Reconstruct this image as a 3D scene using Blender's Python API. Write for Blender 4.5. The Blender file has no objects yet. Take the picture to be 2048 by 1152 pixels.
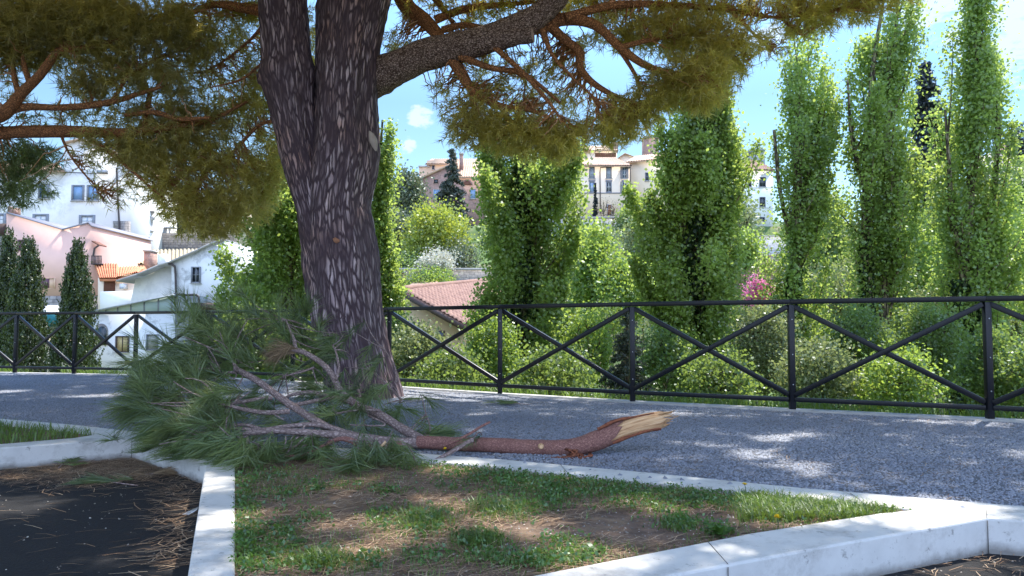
import bpy, bmesh, math, random
import numpy as np
from mathutils import Vector
R = math.radians
rng = np.random.default_rng(7)
random.seed(7)
sc = bpy.context.scene
COL = sc.collection

# ------------------------------------------------------------------ camera
F = 1547.0                                   # focal length in photo pixels (2048 wide)
CAM = np.array([0.0, 0.0, 0.816])
PITCH = math.atan(79.6 / F)
cd = bpy.data.cameras.new("camera")
cam = bpy.data.objects.new("camera", cd); COL.objects.link(cam)
cam.location = CAM
cam.rotation_euler = (R(90) + PITCH, 0, 0)
cd.sensor_width = 36.0
cd.lens = 36.0 * F / 2048.0
cd.clip_start = 0.05; cd.clip_end = 5000
sc.camera = cam

# ------------------------------------------------------------------ light
SUN_EL, SUN_AZ = R(58), R(40)                # azimuth from +Y towards +X
SUN = np.array([math.sin(SUN_AZ)*math.cos(SUN_EL), math.cos(SUN_AZ)*math.cos(SUN_EL), math.sin(SUN_EL)])
sd = bpy.data.lights.new("sun", 'SUN'); sd.energy = 2.2; sd.angle = R(0.53); sd.color = (1.0, 0.93, 0.82)
so = bpy.data.objects.new("sun", sd); COL.objects.link(so)
so.rotation_euler = Vector(SUN).to_track_quat('Z', 'Y').to_euler(); so.location = (20, 40, 60)

sc.view_settings.view_transform = 'Standard'
sc.view_settings.look = 'None'
sc.view_settings.exposure = 2.22
sc.view_settings.gamma = 1.0

def nd(t, typ, **kw):
    n = t.nodes.new(typ)
    for k, v in kw.items():
        if k.startswith('_'): setattr(n, k[1:], v)
    return n
def setin(n, **kw):
    for k, v in kw.items(): n.inputs[k.replace('_', ' ')].default_value = v

w = bpy.data.worlds.new("World"); sc.world = w; w.use_nodes = True
t = w.node_tree; t.nodes.clear()
out = t.nodes.new('ShaderNodeOutputWorld'); bg = t.nodes.new('ShaderNodeBackground')
sky = t.nodes.new('ShaderNodeTexSky'); sky.sky_type = 'NISHITA'; sky.sun_disc = False
sky.sun_elevation = SUN_EL; sky.sun_rotation = SUN_AZ
sky.altitude = 200; sky.air_density = 1.0; sky.dust_density = 0.0; sky.ozone_density = 2.0
bg.inputs['Strength'].default_value = 0.15
tc = t.nodes.new('ShaderNodeTexCoord')
ns = t.nodes.new('ShaderNodeTexNoise'); setin(ns, Scale=38.0, Detail=9.0, Roughness=0.62)
mp = t.nodes.new('ShaderNodeMapping'); mp.inputs['Scale'].default_value = (1, 1, 2.2)
t.links.new(tc.outputs['Generated'], mp.inputs['Vector']); t.links.new(mp.outputs['Vector'], ns.inputs['Vector'])
def raydir(px, py):
    u = (px-1024)/F; v = (py-576)/F
    f = np.array([0, math.cos(PITCH), math.sin(PITCH)]); up = np.array([0, -math.sin(PITCH), math.cos(PITCH)])
    return f + u*np.array([1.0, 0, 0]) - v*up
# a few clouds: soft caps of the sky dome broken up by noise (centre direction, inner angle, outer angle)
acc = None
for (px, py, a) in ((2090, -40, 8.0), (1850, 0, 2.5), (842, 236, 1.25), (816, 290, 0.8), (1540, 70, 1.6)):
    d = raydir(px, py); d /= np.linalg.norm(d)
    vm = t.nodes.new('ShaderNodeVectorMath'); vm.operation = 'DOT_PRODUCT'; vm.inputs[1].default_value = d
    nm = t.nodes.new('ShaderNodeVectorMath'); nm.operation = 'NORMALIZE'
    t.links.new(tc.outputs['Generated'], nm.inputs[0]); t.links.new(nm.outputs[0], vm.inputs[0])
    mr = t.nodes.new('ShaderNodeMapRange'); mr.inputs['From Min'].default_value = math.cos(R(a)); mr.inputs['From Max'].default_value = 1.0
    t.links.new(vm.outputs['Value'], mr.inputs['Value'])
    if acc is None: acc = mr.outputs[0]
    else:
        mx = t.nodes.new('ShaderNodeMath'); mx.operation = 'MAXIMUM'
        t.links.new(acc, mx.inputs[0]); t.links.new(mr.outputs[0], mx.inputs[1]); acc = mx.outputs[0]
ad = t.nodes.new('ShaderNodeMath'); ad.operation = 'MULTIPLY_ADD'
t.links.new(ns.outputs[0], ad.inputs[0]); ad.inputs[1].default_value = 2.6; ad.inputs[2].default_value = -1.65
a2 = t.nodes.new('ShaderNodeMath'); a2.operation = 'ADD'; t.links.new(acc, a2.inputs[0]); t.links.new(ad.outputs[0], a2.inputs[1])
m3 = t.nodes.new('ShaderNodeMath'); m3.operation = 'MINIMUM'; t.links.new(a2.outputs[0], m3.inputs[0]); t.links.new(acc, m3.inputs[1])
cr = t.nodes.new('ShaderNodeMapRange'); cr.interpolation_type = 'SMOOTHSTEP'
setin(cr, From_Min=0.0, From_Max=0.5, To_Min=0.0, To_Max=0.55); t.links.new(m3.outputs[0], cr.inputs['Value'])
cm = t.nodes.new('ShaderNodeMix'); cm.data_type = 'RGBA'
hs = t.nodes.new('ShaderNodeHueSaturation'); setin(hs, Saturation=1.08, Value=0.9, Hue=0.497); t.links.new(sky.outputs[0], hs.inputs['Color'])
sx = t.nodes.new('ShaderNodeSeparateXYZ'); nz_ = t.nodes.new('ShaderNodeVectorMath'); nz_.operation = 'NORMALIZE'
t.links.new(tc.outputs['Generated'], nz_.inputs[0]); t.links.new(nz_.outputs[0], sx.inputs[0])
gr = t.nodes.new('ShaderNodeMapRange'); setin(gr, From_Min=0.28, From_Max=0.70, To_Min=0.33, To_Max=1.0); t.links.new(sx.outputs['Z'], gr.inputs['Value'])
t.links.new(gr.outputs[0], hs.inputs['Value'])
t.links.new(cr.outputs[0], cm.inputs['Factor']); t.links.new(hs.outputs[0], cm.inputs['A']); cm.inputs['B'].default_value = (1.7, 1.8, 1.85, 1)
# unseen cloud bank added behind the camera to brighten facades, trunk and foreground
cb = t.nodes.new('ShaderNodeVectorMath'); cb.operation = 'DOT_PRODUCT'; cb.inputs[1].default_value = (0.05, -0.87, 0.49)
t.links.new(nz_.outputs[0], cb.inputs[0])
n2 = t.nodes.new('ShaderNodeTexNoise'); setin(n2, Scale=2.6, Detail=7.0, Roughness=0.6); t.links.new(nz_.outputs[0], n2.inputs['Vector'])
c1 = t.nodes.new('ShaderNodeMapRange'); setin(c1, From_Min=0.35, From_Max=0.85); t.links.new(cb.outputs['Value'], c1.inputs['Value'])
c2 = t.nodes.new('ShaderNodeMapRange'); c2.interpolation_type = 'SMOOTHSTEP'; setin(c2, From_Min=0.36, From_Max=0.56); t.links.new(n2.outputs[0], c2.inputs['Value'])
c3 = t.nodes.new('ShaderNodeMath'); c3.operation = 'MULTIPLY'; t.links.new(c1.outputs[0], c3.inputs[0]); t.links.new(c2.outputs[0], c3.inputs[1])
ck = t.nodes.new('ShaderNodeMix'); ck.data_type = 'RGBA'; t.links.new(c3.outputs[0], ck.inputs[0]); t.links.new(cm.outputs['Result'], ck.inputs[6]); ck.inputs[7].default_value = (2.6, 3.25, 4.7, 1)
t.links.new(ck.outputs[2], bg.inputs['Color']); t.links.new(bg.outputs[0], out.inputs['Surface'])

# ------------------------------------------------------------------ layout helpers
def at(px, py, Y):
    d = raydir(px, py); return CAM + d*(Y/d[1])
def gp(px, py, z=0.0):
    d = raydir(px, py); return CAM + d*((z-CAM[2])/d[2])
def ip(px, Y): return (px-1024)/F*Y          # x in metres
NK = rng.normal(size=(14, 3)); NP = rng.uniform(0, 6.28, 14)
def noise(p, s=1.0):
    p = np.asarray(p, float)*s
    a = np.zeros(p.shape[:-1])
    for k in range(14): a += np.sin(p @ (NK[k]*(1+0.25*k)) + NP[k])/(1+0.18*k)
    return a/4.0
def norm(v): return v/np.maximum(np.linalg.norm(v, axis=-1, keepdims=True), 1e-9)

class Buf:
    def __init__(s): s.v = []; s.n = 0; s.f = []; s.uv = []; s.t = []; s.has_uv = False
    def add(s, V, Fc, uv=None, tint=None):
        V = np.asarray(V, float).reshape(-1, 3); s.v.append(V)
        if isinstance(Fc, np.ndarray):
            s.f.append(Fc.astype(np.int64)+s.n); m = Fc.size; k = len(Fc)
        else:
            for q in Fc: s.f.append(np.array([q], dtype=np.int64)+s.n)
            m = sum(len(q) for q in Fc); k = len(Fc)
        if uv is not None: s.has_uv = True; s.uv.append(np.asarray(uv, float).reshape(-1, 2))
        else: s.uv.append(np.zeros((m, 2)))
        s.t.append(np.zeros(k) if tint is None else np.broadcast_to(np.asarray(tint, float), (k,)))
        s.n += len(V); return s
    def build(s, name, mat, parent=None, smooth=False):
        me = bpy.data.meshes.new(name)
        V = np.concatenate(s.v)
        off = np.zeros(3); p = parent
        while p is not None: off = off+np.array(p.location); p = p.parent
        V = V-off
        lv = np.concatenate([f.ravel() for f in s.f])
        sizes = np.concatenate([np.full(len(f), f.shape[1]) for f in s.f])
        st = np.concatenate([[0], np.cumsum(sizes)[:-1]])
        me.vertices.add(len(V)); me.vertices.foreach_set('co', V.ravel().astype(np.float32))
        me.loops.add(len(lv)); me.loops.foreach_set('vertex_index', lv.astype(np.int32))
        me.polygons.add(len(sizes)); me.polygons.foreach_set('loop_start', st.astype(np.int32))
        if s.has_uv:
            u = me.uv_layers.new(name='UVMap'); u.data.foreach_set('uv', np.concatenate(s.uv).ravel().astype(np.float32))
        T = np.concatenate(s.t)
        if T.any():
            a = me.attributes.new('tint', 'FLOAT', 'FACE'); a.data.foreach_set('value', T.astype(np.float32))
        if smooth: me.polygons.foreach_set('use_smooth', np.ones(len(sizes), bool))
        me.update(calc_edges=True); me.validate()
        me.materials.append(mat)
        o = bpy.data.objects.new(name, me); COL.objects.link(o)
        if parent is not None: o.parent = parent
        return o
def thing(name, label, cat, loc=(0, 0, 0), group=None):
    o = bpy.data.objects.new(name, None); COL.objects.link(o); o.location = loc; o.empty_display_size = 0.2
    return tag(o, label, cat, group)
def tag(o, label=None, cat=None, group=None, kind=None):
    if label: o['label'] = label
    if cat: o['category'] = cat
    if group: o['group'] = group
    if kind: o['kind'] = kind
    return o

def box(b, lo, hi, tint=0.0):
    (x0, y0, z0), (x1, y1, z1) = lo, hi
    V = [(x0, y0, z0), (x1, y0, z0), (x1, y1, z0), (x0, y1, z0), (x0, y0, z1), (x1, y0, z1), (x1, y1, z1), (x0, y1, z1)]
    b.add(V, np.array([(0, 3, 2, 1), (4, 5, 6, 7), (0, 1, 5, 4), (1, 2, 6, 5), (2, 3, 7, 6), (3, 0, 4, 7)]), tint=tint)
def beam(b, p, q, wd, ht=None, up=(0, 0, 1)):
    p = np.array(p, float); q = np.array(q, float); d = norm(q-p); ht = ht or wd
    if abs(d[2]) > 0.95: up = (0, 1, 0)
    s = norm(np.cross(d, up)); u = np.cross(s, d)
    V = []
    for c in (p, q):
        for a, e in ((-1, -1), (1, -1), (1, 1), (-1, 1)): V.append(c+s*a*wd/2+u*e*ht/2)
    b.add(V, np.array([(0, 1, 2, 3), (7, 6, 5, 4), (0, 4, 5, 1), (1, 5, 6, 2), (2, 6, 7, 3), (3, 7, 4, 0)]))
def prism(b, pts, depth, tint=0.0):
    """closed outline (N,3) pushed along vector depth"""
    P = np.array(pts, float); n = len(P); Q = P+np.array(depth, float)
    b.add(np.vstack([P, Q]), [list(range(n)), list(range(2*n-1, n-1, -1))]+[[i, i+n, (i+1) % n+n, (i+1) % n] for i in range(n)], tint=tint)
def smooth_path(P, n, rad=None):
    P = np.array(P, float); m = len(P)
    ext = np.vstack([2*P[0]-P[1], P, 2*P[-1]-P[-2]])
    if rad is not None: r = np.array(rad, float); rx = np.concatenate([[r[0]], r, [r[-1]]])
    seg = np.linalg.norm(np.diff(P, axis=0), axis=1); cum = np.concatenate([[0], np.cumsum(seg)])
    tt = np.linspace(0, cum[-1], n); out = np.zeros((n, 3)); ro = np.zeros(n)
    idx = np.clip(np.searchsorted(cum, tt, side='right')-1, 0, m-2)
    f = (tt-cum[idx])/np.maximum(seg[idx], 1e-9)
    def cr_(A):
        p0, p1, p2, p3 = A[idx], A[idx+1], A[idx+2], A[idx+3]
        g = f if A.ndim == 1 else f[:, None]
        return 0.5*((2*p1)+(-p0+p2)*g+(2*p0-5*p1+4*p2-p3)*g**2+(-p0+3*p1-3*p2+p3)*g**3)
    out = cr_(ext)
    if rad is None: return out
    return out, np.maximum(cr_(rx), 0.0005)
def tube(b, P, rad, sides=8, cap=True, wob=0.0, ws=3.0, fn=None, tint=0.0):
    P = np.array(P, float); n = len(P); rad = np.broadcast_to(np.asarray(rad, float), (n,))
    T = norm(np.gradient(P, axis=0))
    ref = np.array([0, 1.0, 0]) if abs(T[0][1]) < 0.9 else np.array([1.0, 0, 0])
    U = np.zeros((n, 3)); u = norm(ref-T[0]*np.dot(ref, T[0])); 
    for i in range(n):
        u = norm(u-T[i]*np.dot(u, T[i])); U[i] = u
    W = np.cross(T, U)
    th = np.linspace(0, 2*np.pi, sides, endpoint=False)
    rr = np.repeat(rad[:, None], sides, 1)
    if fn is not None: rr = fn(rr, th, np.linspace(0, 1, n))
    dirs = U[:, None, :]*np.cos(th)[None, :, None]+W[:, None, :]*np.sin(th)[None, :, None]
    V = P[:, None, :]+dirs*rr[..., None]
    if wob: V = V+dirs*(noise(V, ws)*wob*rad[:, None])[..., None]
    I = np.arange(n-1)[:, None]*sides; J = np.arange(sides)[None, :]; J2 = (J+1) % sides
    q = np.stack([I+J, I+J2, I+sides+J2, I+sides+J], -1).reshape(-1, 4)
    cum = np.concatenate([[0], np.cumsum(np.linalg.norm(np.diff(P, axis=0), axis=1))])
    mr = max(rad.mean(), 1e-4)*2*np.pi
    u0 = (np.arange(sides)/sides*mr)[None, :]; u1 = ((np.arange(sides)+1)/sides*mr)[None, :]
    v0 = cum[:-1, None]; v1 = cum[1:, None]
    z = np.zeros((n-1, sides))
    uv = np.stack([np.stack([u0+z, v0+z], -1), np.stack([u1+z, v0+z], -1), np.stack([u1+z, v1+z], -1), np.stack([u0+z, v1+z], -1)], 2)
    off = rng.uniform(0, 5)
    b.add(V.reshape(-1, 3), q, uv=uv.reshape(-1, 2)+off, tint=tint)
    if cap:
        for e, ring in ((0, V[0]), (1, V[-1])):
            c = ring.mean(0); vv = np.vstack([ring, c]); k = np.arange(sides)
            f = np.stack([k, (k+1) % sides, np.full(sides, sides)], -1)
            b.add(vv, f if e else f[:, ::-1], uv=np.tile([off, off], (sides*3, 1)), tint=tint)
    return V
def leaves(b, C, L, asp=0.75, up=0.0, var=0.35, tint=None):
    C = np.asarray(C); n = len(C)
    a = rng.normal(size=(n, 3)); a[:, 2] += up; a = norm(a)
    nrm = rng.normal(size=(n, 3)); bvec = norm(np.cross(a, nrm))
    l = L*(1+rng.uniform(-var, var, n))[:, None]
    V = np.stack([C-a*l*0.5, C+bvec*l*asp*0.5-a*l*0.08, C+a*l*0.5, C-bvec*l*asp*0.5-a*l*0.08], 1).reshape(-1, 3)
    b.add(V, np.arange(4*n).reshape(n, 4), tint=(rng.uniform(0.02, 1, n) if tint is None else tint))
def needles(b, base, d, L, wd, tint=None):
    n = len(base); side = norm(np.cross(d, rng.normal(size=(n, 3))))*(np.broadcast_to(wd, (n,))/2)[:, None]
    tip = base+d*np.broadcast_to(L, (n,))[:, None]
    V = np.stack([base-side, base+side, tip], 1).reshape(-1, 3)
    b.add(V, np.arange(3*n).reshape(n, 3), tint=(rng.uniform(0.02, 1, n) if tint is None else tint))
def needles_bent(b, base, d, L, wd, droop, tint):
    """needle as two joined triangles pairs (quad + tip) bending downwards"""
    n = len(base); side = norm(np.cross(d, rng.normal(size=(n, 3))))*(wd/2)
    L = np.broadcast_to(L, (n,))[:, None]
    mid = base+d*L*0.55
    d2 = norm(d+np.array([0, 0, -1.0])*np.broadcast_to(droop, (n,))[:, None])
    tip = mid+d2*L*0.45
    V = np.stack([base-side, base+side, mid+side*0.8, mid-side*0.8, tip], 1).reshape(-1, 3)
    k = np.arange(n)[:, None]*5
    b.add(V, k+np.array([[0, 1, 2, 3]]), tint=tint)
    Q = np.stack([mid-side*0.8, mid+side*0.8, tip], 1).reshape(-1, 3)
    b.add(Q, np.arange(3*n).reshape(n, 3), tint=tint)
def blades(b, base, H, wd, lean=0.45, tint=None):
    n = len(base); a = rng.uniform(0, 6.283, n); H = H*(0.6+0.7*rng.random(n))
    dirh = np.stack([np.cos(a), np.sin(a), 0*a], 1); s = np.stack([-np.sin(a), np.cos(a), 0*a], 1)*wd/2
    ln = (lean*rng.uniform(0.3, 1.6, n))[:, None]; up = np.array([0, 0, 1.0]); H = H[:, None]
    m = base+up*H*0.55+dirh*H*ln*0.35; tp = base+up*H*(1-0.25*ln)+dirh*H*ln*1.1
    V = np.stack([base-s, base+s, m+s*0.8, m-s*0.8, tp], 1).reshape(-1, 3); k = np.arange(n)[:, None]*5
    tt = rng.uniform(0.02, 1, n) if tint is None else tint
    b.add(V, k+np.array([[0, 1, 2, 3]]), tint=tt)
    V2 = np.stack([m-s*0.8, m+s*0.8, tp], 1).reshape(-1, 3)
    b.add(V2, np.arange(3*n).reshape(n, 3), tint=tt)

# ------------------------------------------------------------------ materials
def newmat(name):
    m = bpy.data.materials.new(name); m.use_nodes = True; t = m.node_tree
    return m, t, t.nodes['Principled BSDF'], t.nodes['Material Output']
def ramp(t, fac, stops):
    n = t.nodes.new('ShaderNodeValToRGB'); e = n.color_ramp.elements
    while len(e) < len(stops): e.new(0.5)
    for i, (p, c) in enumerate(stops): e[i].position = p; e[i].color = (*c, 1)
    t.links.new(fac, n.inputs[0]); return n.outputs['Color']
def mixc(t, f, a, b, mode='MIX'):
    n = t.nodes.new('ShaderNodeMix'); n.data_type = 'RGBA'; n.blend_type = mode
    for k, v in (('Factor', f), ('A', a), ('B', b)):
        s = [i for i in n.inputs if i.name == k and i.enabled][0] if k != 'Factor' else n.inputs[0]
        if k != 'Factor': s = n.inputs[6 if k == 'A' else 7]
        if isinstance(v, (int, float)): s.default_value = v
        elif isinstance(v, tuple): s.default_value = (*v, 1)
        else: t.links.new(v, s)
    return n.outputs[2]
def coords(t, kind='Object', scale=(1, 1, 1), rot=(0, 0, 0)):
    c = t.nodes.new('ShaderNodeTexCoord'); m = t.nodes.new('ShaderNodeMapping')
    m.inputs['Scale'].default_value = scale; m.inputs['Rotation'].default_value = rot
    t.links.new(c.outputs[kind], m.inputs['Vector']); return m.outputs['Vector']
def ntex(t, vec, scale, detail=5, rough=0.6):
    n = t.nodes.new('ShaderNodeTexNoise'); setin(n, Scale=scale, Detail=detail, Roughness=rough); t.links.new(vec, n.inputs['Vector']); return n.outputs[0]
def bump(t, bsdf, h, strength=0.3, dist=0.02):
    n = t.nodes.new('ShaderNodeBump'); setin(n, Strength=strength, Distance=dist); t.links.new(h, n.inputs['Height']); t.links.new(n.outputs[0], bsdf.inputs['Normal'])
def plain(name, c1, c2=None, scale=4.0, rough=0.8, bmp=0.2, dist=0.02, c3=None, s3=1.2, t3=0.62, metal=0.0, spec=0.3, det=6):
    m, t, p, o = newmat(name); v = coords(t); n = ntex(t, v, scale, det)
    c2 = c2 or tuple(x*0.75 for x in c1)
    col = ramp(t, n, [(0.3, c2), (0.7, c1)])
    if c3:
        n3 = ntex(t, v, s3, 8, 0.7)
        f = t.nodes.new('ShaderNodeMapRange'); setin(f, From_Min=t3-0.05, From_Max=t3+0.05); t.links.new(n3, f.inputs['Value'])
        col = mixc(t, f.outputs[0], col, c3)
    t.links.new(col, p.inputs['Base Color']); setin(p, Roughness=rough, Metallic=metal); p.inputs['Specular IOR Level'].default_value = spec
    if bmp: bump(t, p, n, bmp, dist)
    return m
def attr(t, name='tint'):
    a = t.nodes.new('ShaderNodeAttribute'); a.attribute_name = name; return a.outputs['Fac']
def leafmat(name, dark, light, trans, tf=0.45, spots=None, nscale=0.8):
    m, t, p, o = newmat(name); a = attr(t)
    col = ramp(t, a, [(0.0, dark), (1.0, light)])
    v = coords(t); n = ntex(t, v, nscale, 3)
    f = t.nodes.new('ShaderNodeMapRange'); setin(f, From_Min=0.35, From_Max=0.65, To_Min=0.65, To_Max=1.3); t.links.new(n, f.inputs['Value'])
    h = t.nodes.new('ShaderNodeHueSaturation'); t.links.new(col, h.inputs['Color']); t.links.new(f.outputs[0], h.inputs['Value'])
    d = t.nodes.new('ShaderNodeBsdfDiffuse'); t.links.new(h.outputs[0], d.inputs['Color'])
    tr = t.nodes.new('ShaderNodeBsdfTranslucent')
    tc_ = mixc(t, 0.75, h.outputs[0], trans); t.links.new(tc_, tr.inputs['Color'])
    mx = t.nodes.new('ShaderNodeMixShader'); mx.inputs[0].default_value = tf; t.links.new(d.outputs[0], mx.inputs[1]); t.links.new(tr.outputs[0], mx.inputs[2])
    g = t.nodes.new('ShaderNodeBsdfGlossy'); setin(g, Roughness=0.45); g.inputs['Color'].default_value = (0.9, 0.95, 1, 1)
    m2 = t.nodes.new('ShaderNodeMixShader'); m2.inputs[0].default_value = 0.05; t.links.new(mx.outputs[0], m2.inputs[1]); t.links.new(g.outputs[0], m2.inputs[2])
    t.links.new(m2.outputs[0], o.inputs['Surface']); return m
def tintmat(name, stops, rough=0.8, tf=0.0):
    m, t, p, o = newmat(name); col = ramp(t, attr(t), stops); t.links.new(col, p.inputs['Base Color']); setin(p, Roughness=rough); p.inputs['Specular IOR Level'].default_value = 0.25
    return m
def barkmat(name, plate1, plate2, crack, su=14.0, sv=4.0, disp=0.0, warm=None, bmp=0.8):
    m, t, p, o = newmat(name)
    v = coords(t, 'UV', (su, sv, 1))
    nz = t.nodes.new('ShaderNodeTexNoise'); setin(nz, Scale=0.9, Detail=6.0); t.links.new(v, nz.inputs['Vector'])
    sb = t.nodes.new('ShaderNodeVectorMath'); sb.operation = 'MULTIPLY_ADD'; t.links.new(nz.outputs['Color'], sb.inputs[0]); sb.inputs[1].default_value = (1.5, 1.1, 0); t.links.new(v, sb.inputs[2]); wv = sb.outputs[0]
    vo = t.nodes.new('ShaderNodeTexVoronoi'); vo.feature = 'DISTANCE_TO_EDGE'; setin(vo, Scale=1.0); t.links.new(wv, vo.inputs['Vector'])
    vc = t.nodes.new('ShaderNodeTexVoronoi'); setin(vc, Scale=1.0); t.links.new(wv, vc.inputs['Vector'])
    fine = ntex(t, coords(t, 'UV', (su*3, sv*1.6, 1)), 1.5, 7, 0.7)
    ed = t.nodes.new('ShaderNodeMapRange'); setin(ed, From_Min=0.06, From_Max=0.20); t.links.new(vo.outputs['Distance'], ed.inputs['Value'])
    sep = t.nodes.new('ShaderNodeSeparateColor'); t.links.new(vc.outputs['Color'], sep.inputs[0])
    pc = ramp(t, sep.outputs[0], [(0.0, plate2), (0.55, tuple((a+b)/2 for a, b in zip(plate1, plate2))), (1.0, plate1)])
    if warm:
        big = ntex(t, coords(t), 1.1, 3)
        f = t.nodes.new('ShaderNodeMapRange'); setin(f, From_Min=0.5, From_Max=0.68, To_Max=0.8); t.links.new(big, f.inputs['Value'])
        pc = mixc(t, f.outputs[0], pc, warm)
    f2 = t.nodes.new('ShaderNodeMapRange'); setin(f2, From_Min=0.3, From_Max=0.7, To_Min=0.55, To_Max=1.25); t.links.new(fine, f2.inputs['Value'])
    hh = t.nodes.new('ShaderNodeHueSaturation'); t.links.new(pc, hh.inputs['Color']); t.links.new(f2.outputs[0], hh.inputs['Value'])
    if warm:
        sv2 = t.nodes.new('ShaderNodeVectorMath'); sv2.operation = 'MULTIPLY'; t.links.new(wv, sv2.inputs[0]); sv2.inputs[1].default_value = (0.36, 0.20, 1)
        vf = t.nodes.new('ShaderNodeTexVoronoi'); vf.feature = 'DISTANCE_TO_EDGE'; setin(vf, Scale=1.0); t.links.new(sv2.outputs[0], vf.inputs['Vector'])
        e2 = t.nodes.new('ShaderNodeMapRange'); setin(e2, From_Min=0.03, From_Max=0.22, To_Min=0.12); t.links.new(vf.outputs['Distance'], e2.inputs['Value'])
        mu = t.nodes.new('ShaderNodeMath'); mu.operation = 'MULTIPLY'; t.links.new(ed.outputs[0], mu.inputs[0]); t.links.new(e2.outputs[0], mu.inputs[1]); ed = mu
    col = mixc(t, ed.outputs[0], crack, hh.outputs[0]); t.links.new(col, p.inputs['Base Color']); setin(p, Roughness=0.9); p.inputs['Specular IOR Level'].default_value = 0.15
    hsum = t.nodes.new('ShaderNodeMath'); hsum.operation = 'MULTIPLY_ADD'; t.links.new(fine, hsum.inputs[0]); hsum.inputs[1].default_value = 0.35; t.links.new(ed.outputs[0], hsum.inputs[2])
    bump(t, p, hsum.outputs[0], bmp, 0.02)
    return m

M = {}
M['asphalt'] = plain('asphalt', (0.017, 0.017, 0.019), (0.009, 0.009, 0.011), 60, 0.92, 0.6, 0.01, c3=(0.032, 0.032, 0.034), s3=1.5, t3=0.62)
M['gravel_base'] = plain('gravel_base', (0.20, 0.21, 0.24), (0.12, 0.125, 0.145), 45, 0.9, 0.7, 0.02, c3=(0.16, 0.14, 0.12), s3=0.9, t3=0.6)
M['stone_chip'] = tintmat('stone_chip', [(0, (0.18, 0.20, 0.25)), (0.6, (0.27, 0.295, 0.36)), (0.93, (0.35, 0.375, 0.44)), (1, (0.48, 0.47, 0.48))], 0.85)
def whitekerb(name, base):
    m, t, p, o = newmat(name); v = coords(t)
    n = ntex(t, v, 6, 8, 0.65); n2 = ntex(t, v, 45, 4); n3 = ntex(t, v, 2.2, 9, 0.75)
    col = ramp(t, n, [(0.25, tuple(x*0.82 for x in base)), (0.6, base)])
    f = t.nodes.new('ShaderNodeMapRange'); setin(f, From_Min=0.51, From_Max=0.64, To_Max=0.6); t.links.new(n3, f.inputs['Value'])
    col = mixc(t, f.outputs[0], col, (0.27, 0.255, 0.235))
    n4 = ntex(t, v, 16, 10, 0.8); f4 = t.nodes.new('ShaderNodeMapRange'); setin(f4, From_Min=0.58, From_Max=0.63, To_Max=0.8); t.links.new(n4, f4.inputs['Value'])
    col = mixc(t, f4.outputs[0], col, (0.20, 0.19, 0.18))
    # splash dirt where the wall meets the tarmac, with a ragged upper edge
    sx = t.nodes.new('ShaderNodeSeparateXYZ'); t.links.new(v, sx.inputs[0])
    ma = t.nodes.new('ShaderNodeMath'); ma.operation = 'MULTIPLY_ADD'; t.links.new(n, ma.inputs[0]); ma.inputs[1].default_value = -0.12; t.links.new(sx.outputs['Z'], ma.inputs[2])
    g = t.nodes.new('ShaderNodeMapRange'); setin(g, From_Min=-0.20, From_Max=-0.165, To_Min=0.75, To_Max=0.0); t.links.new(ma.outputs[0], g.inputs['Value'])
    col = mixc(t, g.outputs[0], col, (0.12, 0.105, 0.09))
    t.links.new(col, p.inputs['Base Color']); setin(p, Roughness=0.75); bump(t, p, n2, 0.15, 0.004); return m
M['kerb'] = whitekerb('white_painted_concrete', (0.62, 0.615, 0.60))
M['kerb_grey'] = plain('grey_concrete', (0.5, 0.5, 0.5), (0.33, 0.33, 0.33), 12, 0.85, 0.3)
M['soil'] = plain('soil', (0.22, 0.15, 0.115), (0.10, 0.068, 0.052), 14, 0.95, 1.0, 0.04, c3=(0.24, 0.17, 0.115), s3=3.0, t3=0.56, det=10)
M['fence'] = plain('black_fence_paint', (0.007, 0.008, 0.013), (0.005, 0.006, 0.010), 30, 0.36, 0.0, 0.002, spec=0.35)
M['grass'] = leafmat('grass_blade', (0.05, 0.10, 0.02), (0.17, 0.26, 0.05), (0.25, 0.38, 0.04), 0.4, nscale=2.5)
M['weed'] = leafmat('weed_leaf', (0.035, 0.095, 0.022), (0.11, 0.21, 0.045), (0.18, 0.34, 0.04), 0.35, nscale=2.5)
M['litter'] = tintmat('dry_needle', [(0, (0.13, 0.075, 0.045)), (0.6, (0.32, 0.21, 0.13)), (1, (0.52, 0.40, 0.28))], 0.85)
M['pebble'] = tintmat('pebble', [(0, (0.12, 0.10, 0.09)), (0.8, (0.3, 0.27, 0.24)), (1, (0.6, 0.58, 0.55))], 0.85)
M['bark'] = barkmat('pine_bark', (0.68, 0.545, 0.57), (0.40, 0.30, 0.325), (0.080, 0.055, 0.065), 30, 4.6, warm=(0.60, 0.36, 0.29), bmp=1.0)
M['limbbark'] = barkmat('pine_limb_bark', (0.62, 0.46, 0.38), (0.42, 0.30, 0.245), (0.09, 0.055, 0.042), 70, 30, bmp=0.7)
M['orangebark'] = barkmat('orange_limb_bark', (0.68, 0.31, 0.13), (0.46, 0.20, 0.085), (0.15, 0.07, 0.035), 80, 36, bmp=0.5)
M['twig'] = tintmat('pine_twig', [(0, (0.22, 0.10, 0.045)), (0.7, (0.50, 0.235, 0.10)), (1, (0.58, 0.38, 0.22))], 0.9)
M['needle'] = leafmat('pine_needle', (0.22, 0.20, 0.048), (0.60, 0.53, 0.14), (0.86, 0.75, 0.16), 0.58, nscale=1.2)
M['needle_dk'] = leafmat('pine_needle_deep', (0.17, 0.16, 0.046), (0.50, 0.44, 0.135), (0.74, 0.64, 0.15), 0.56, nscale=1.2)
M['needle_br'] = leafmat('pine_needle_bright', (0.07, 0.11, 0.03), (0.22, 0.28, 0.09), (0.42, 0.46, 0.12), 0.45, nscale=1.2)
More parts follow.
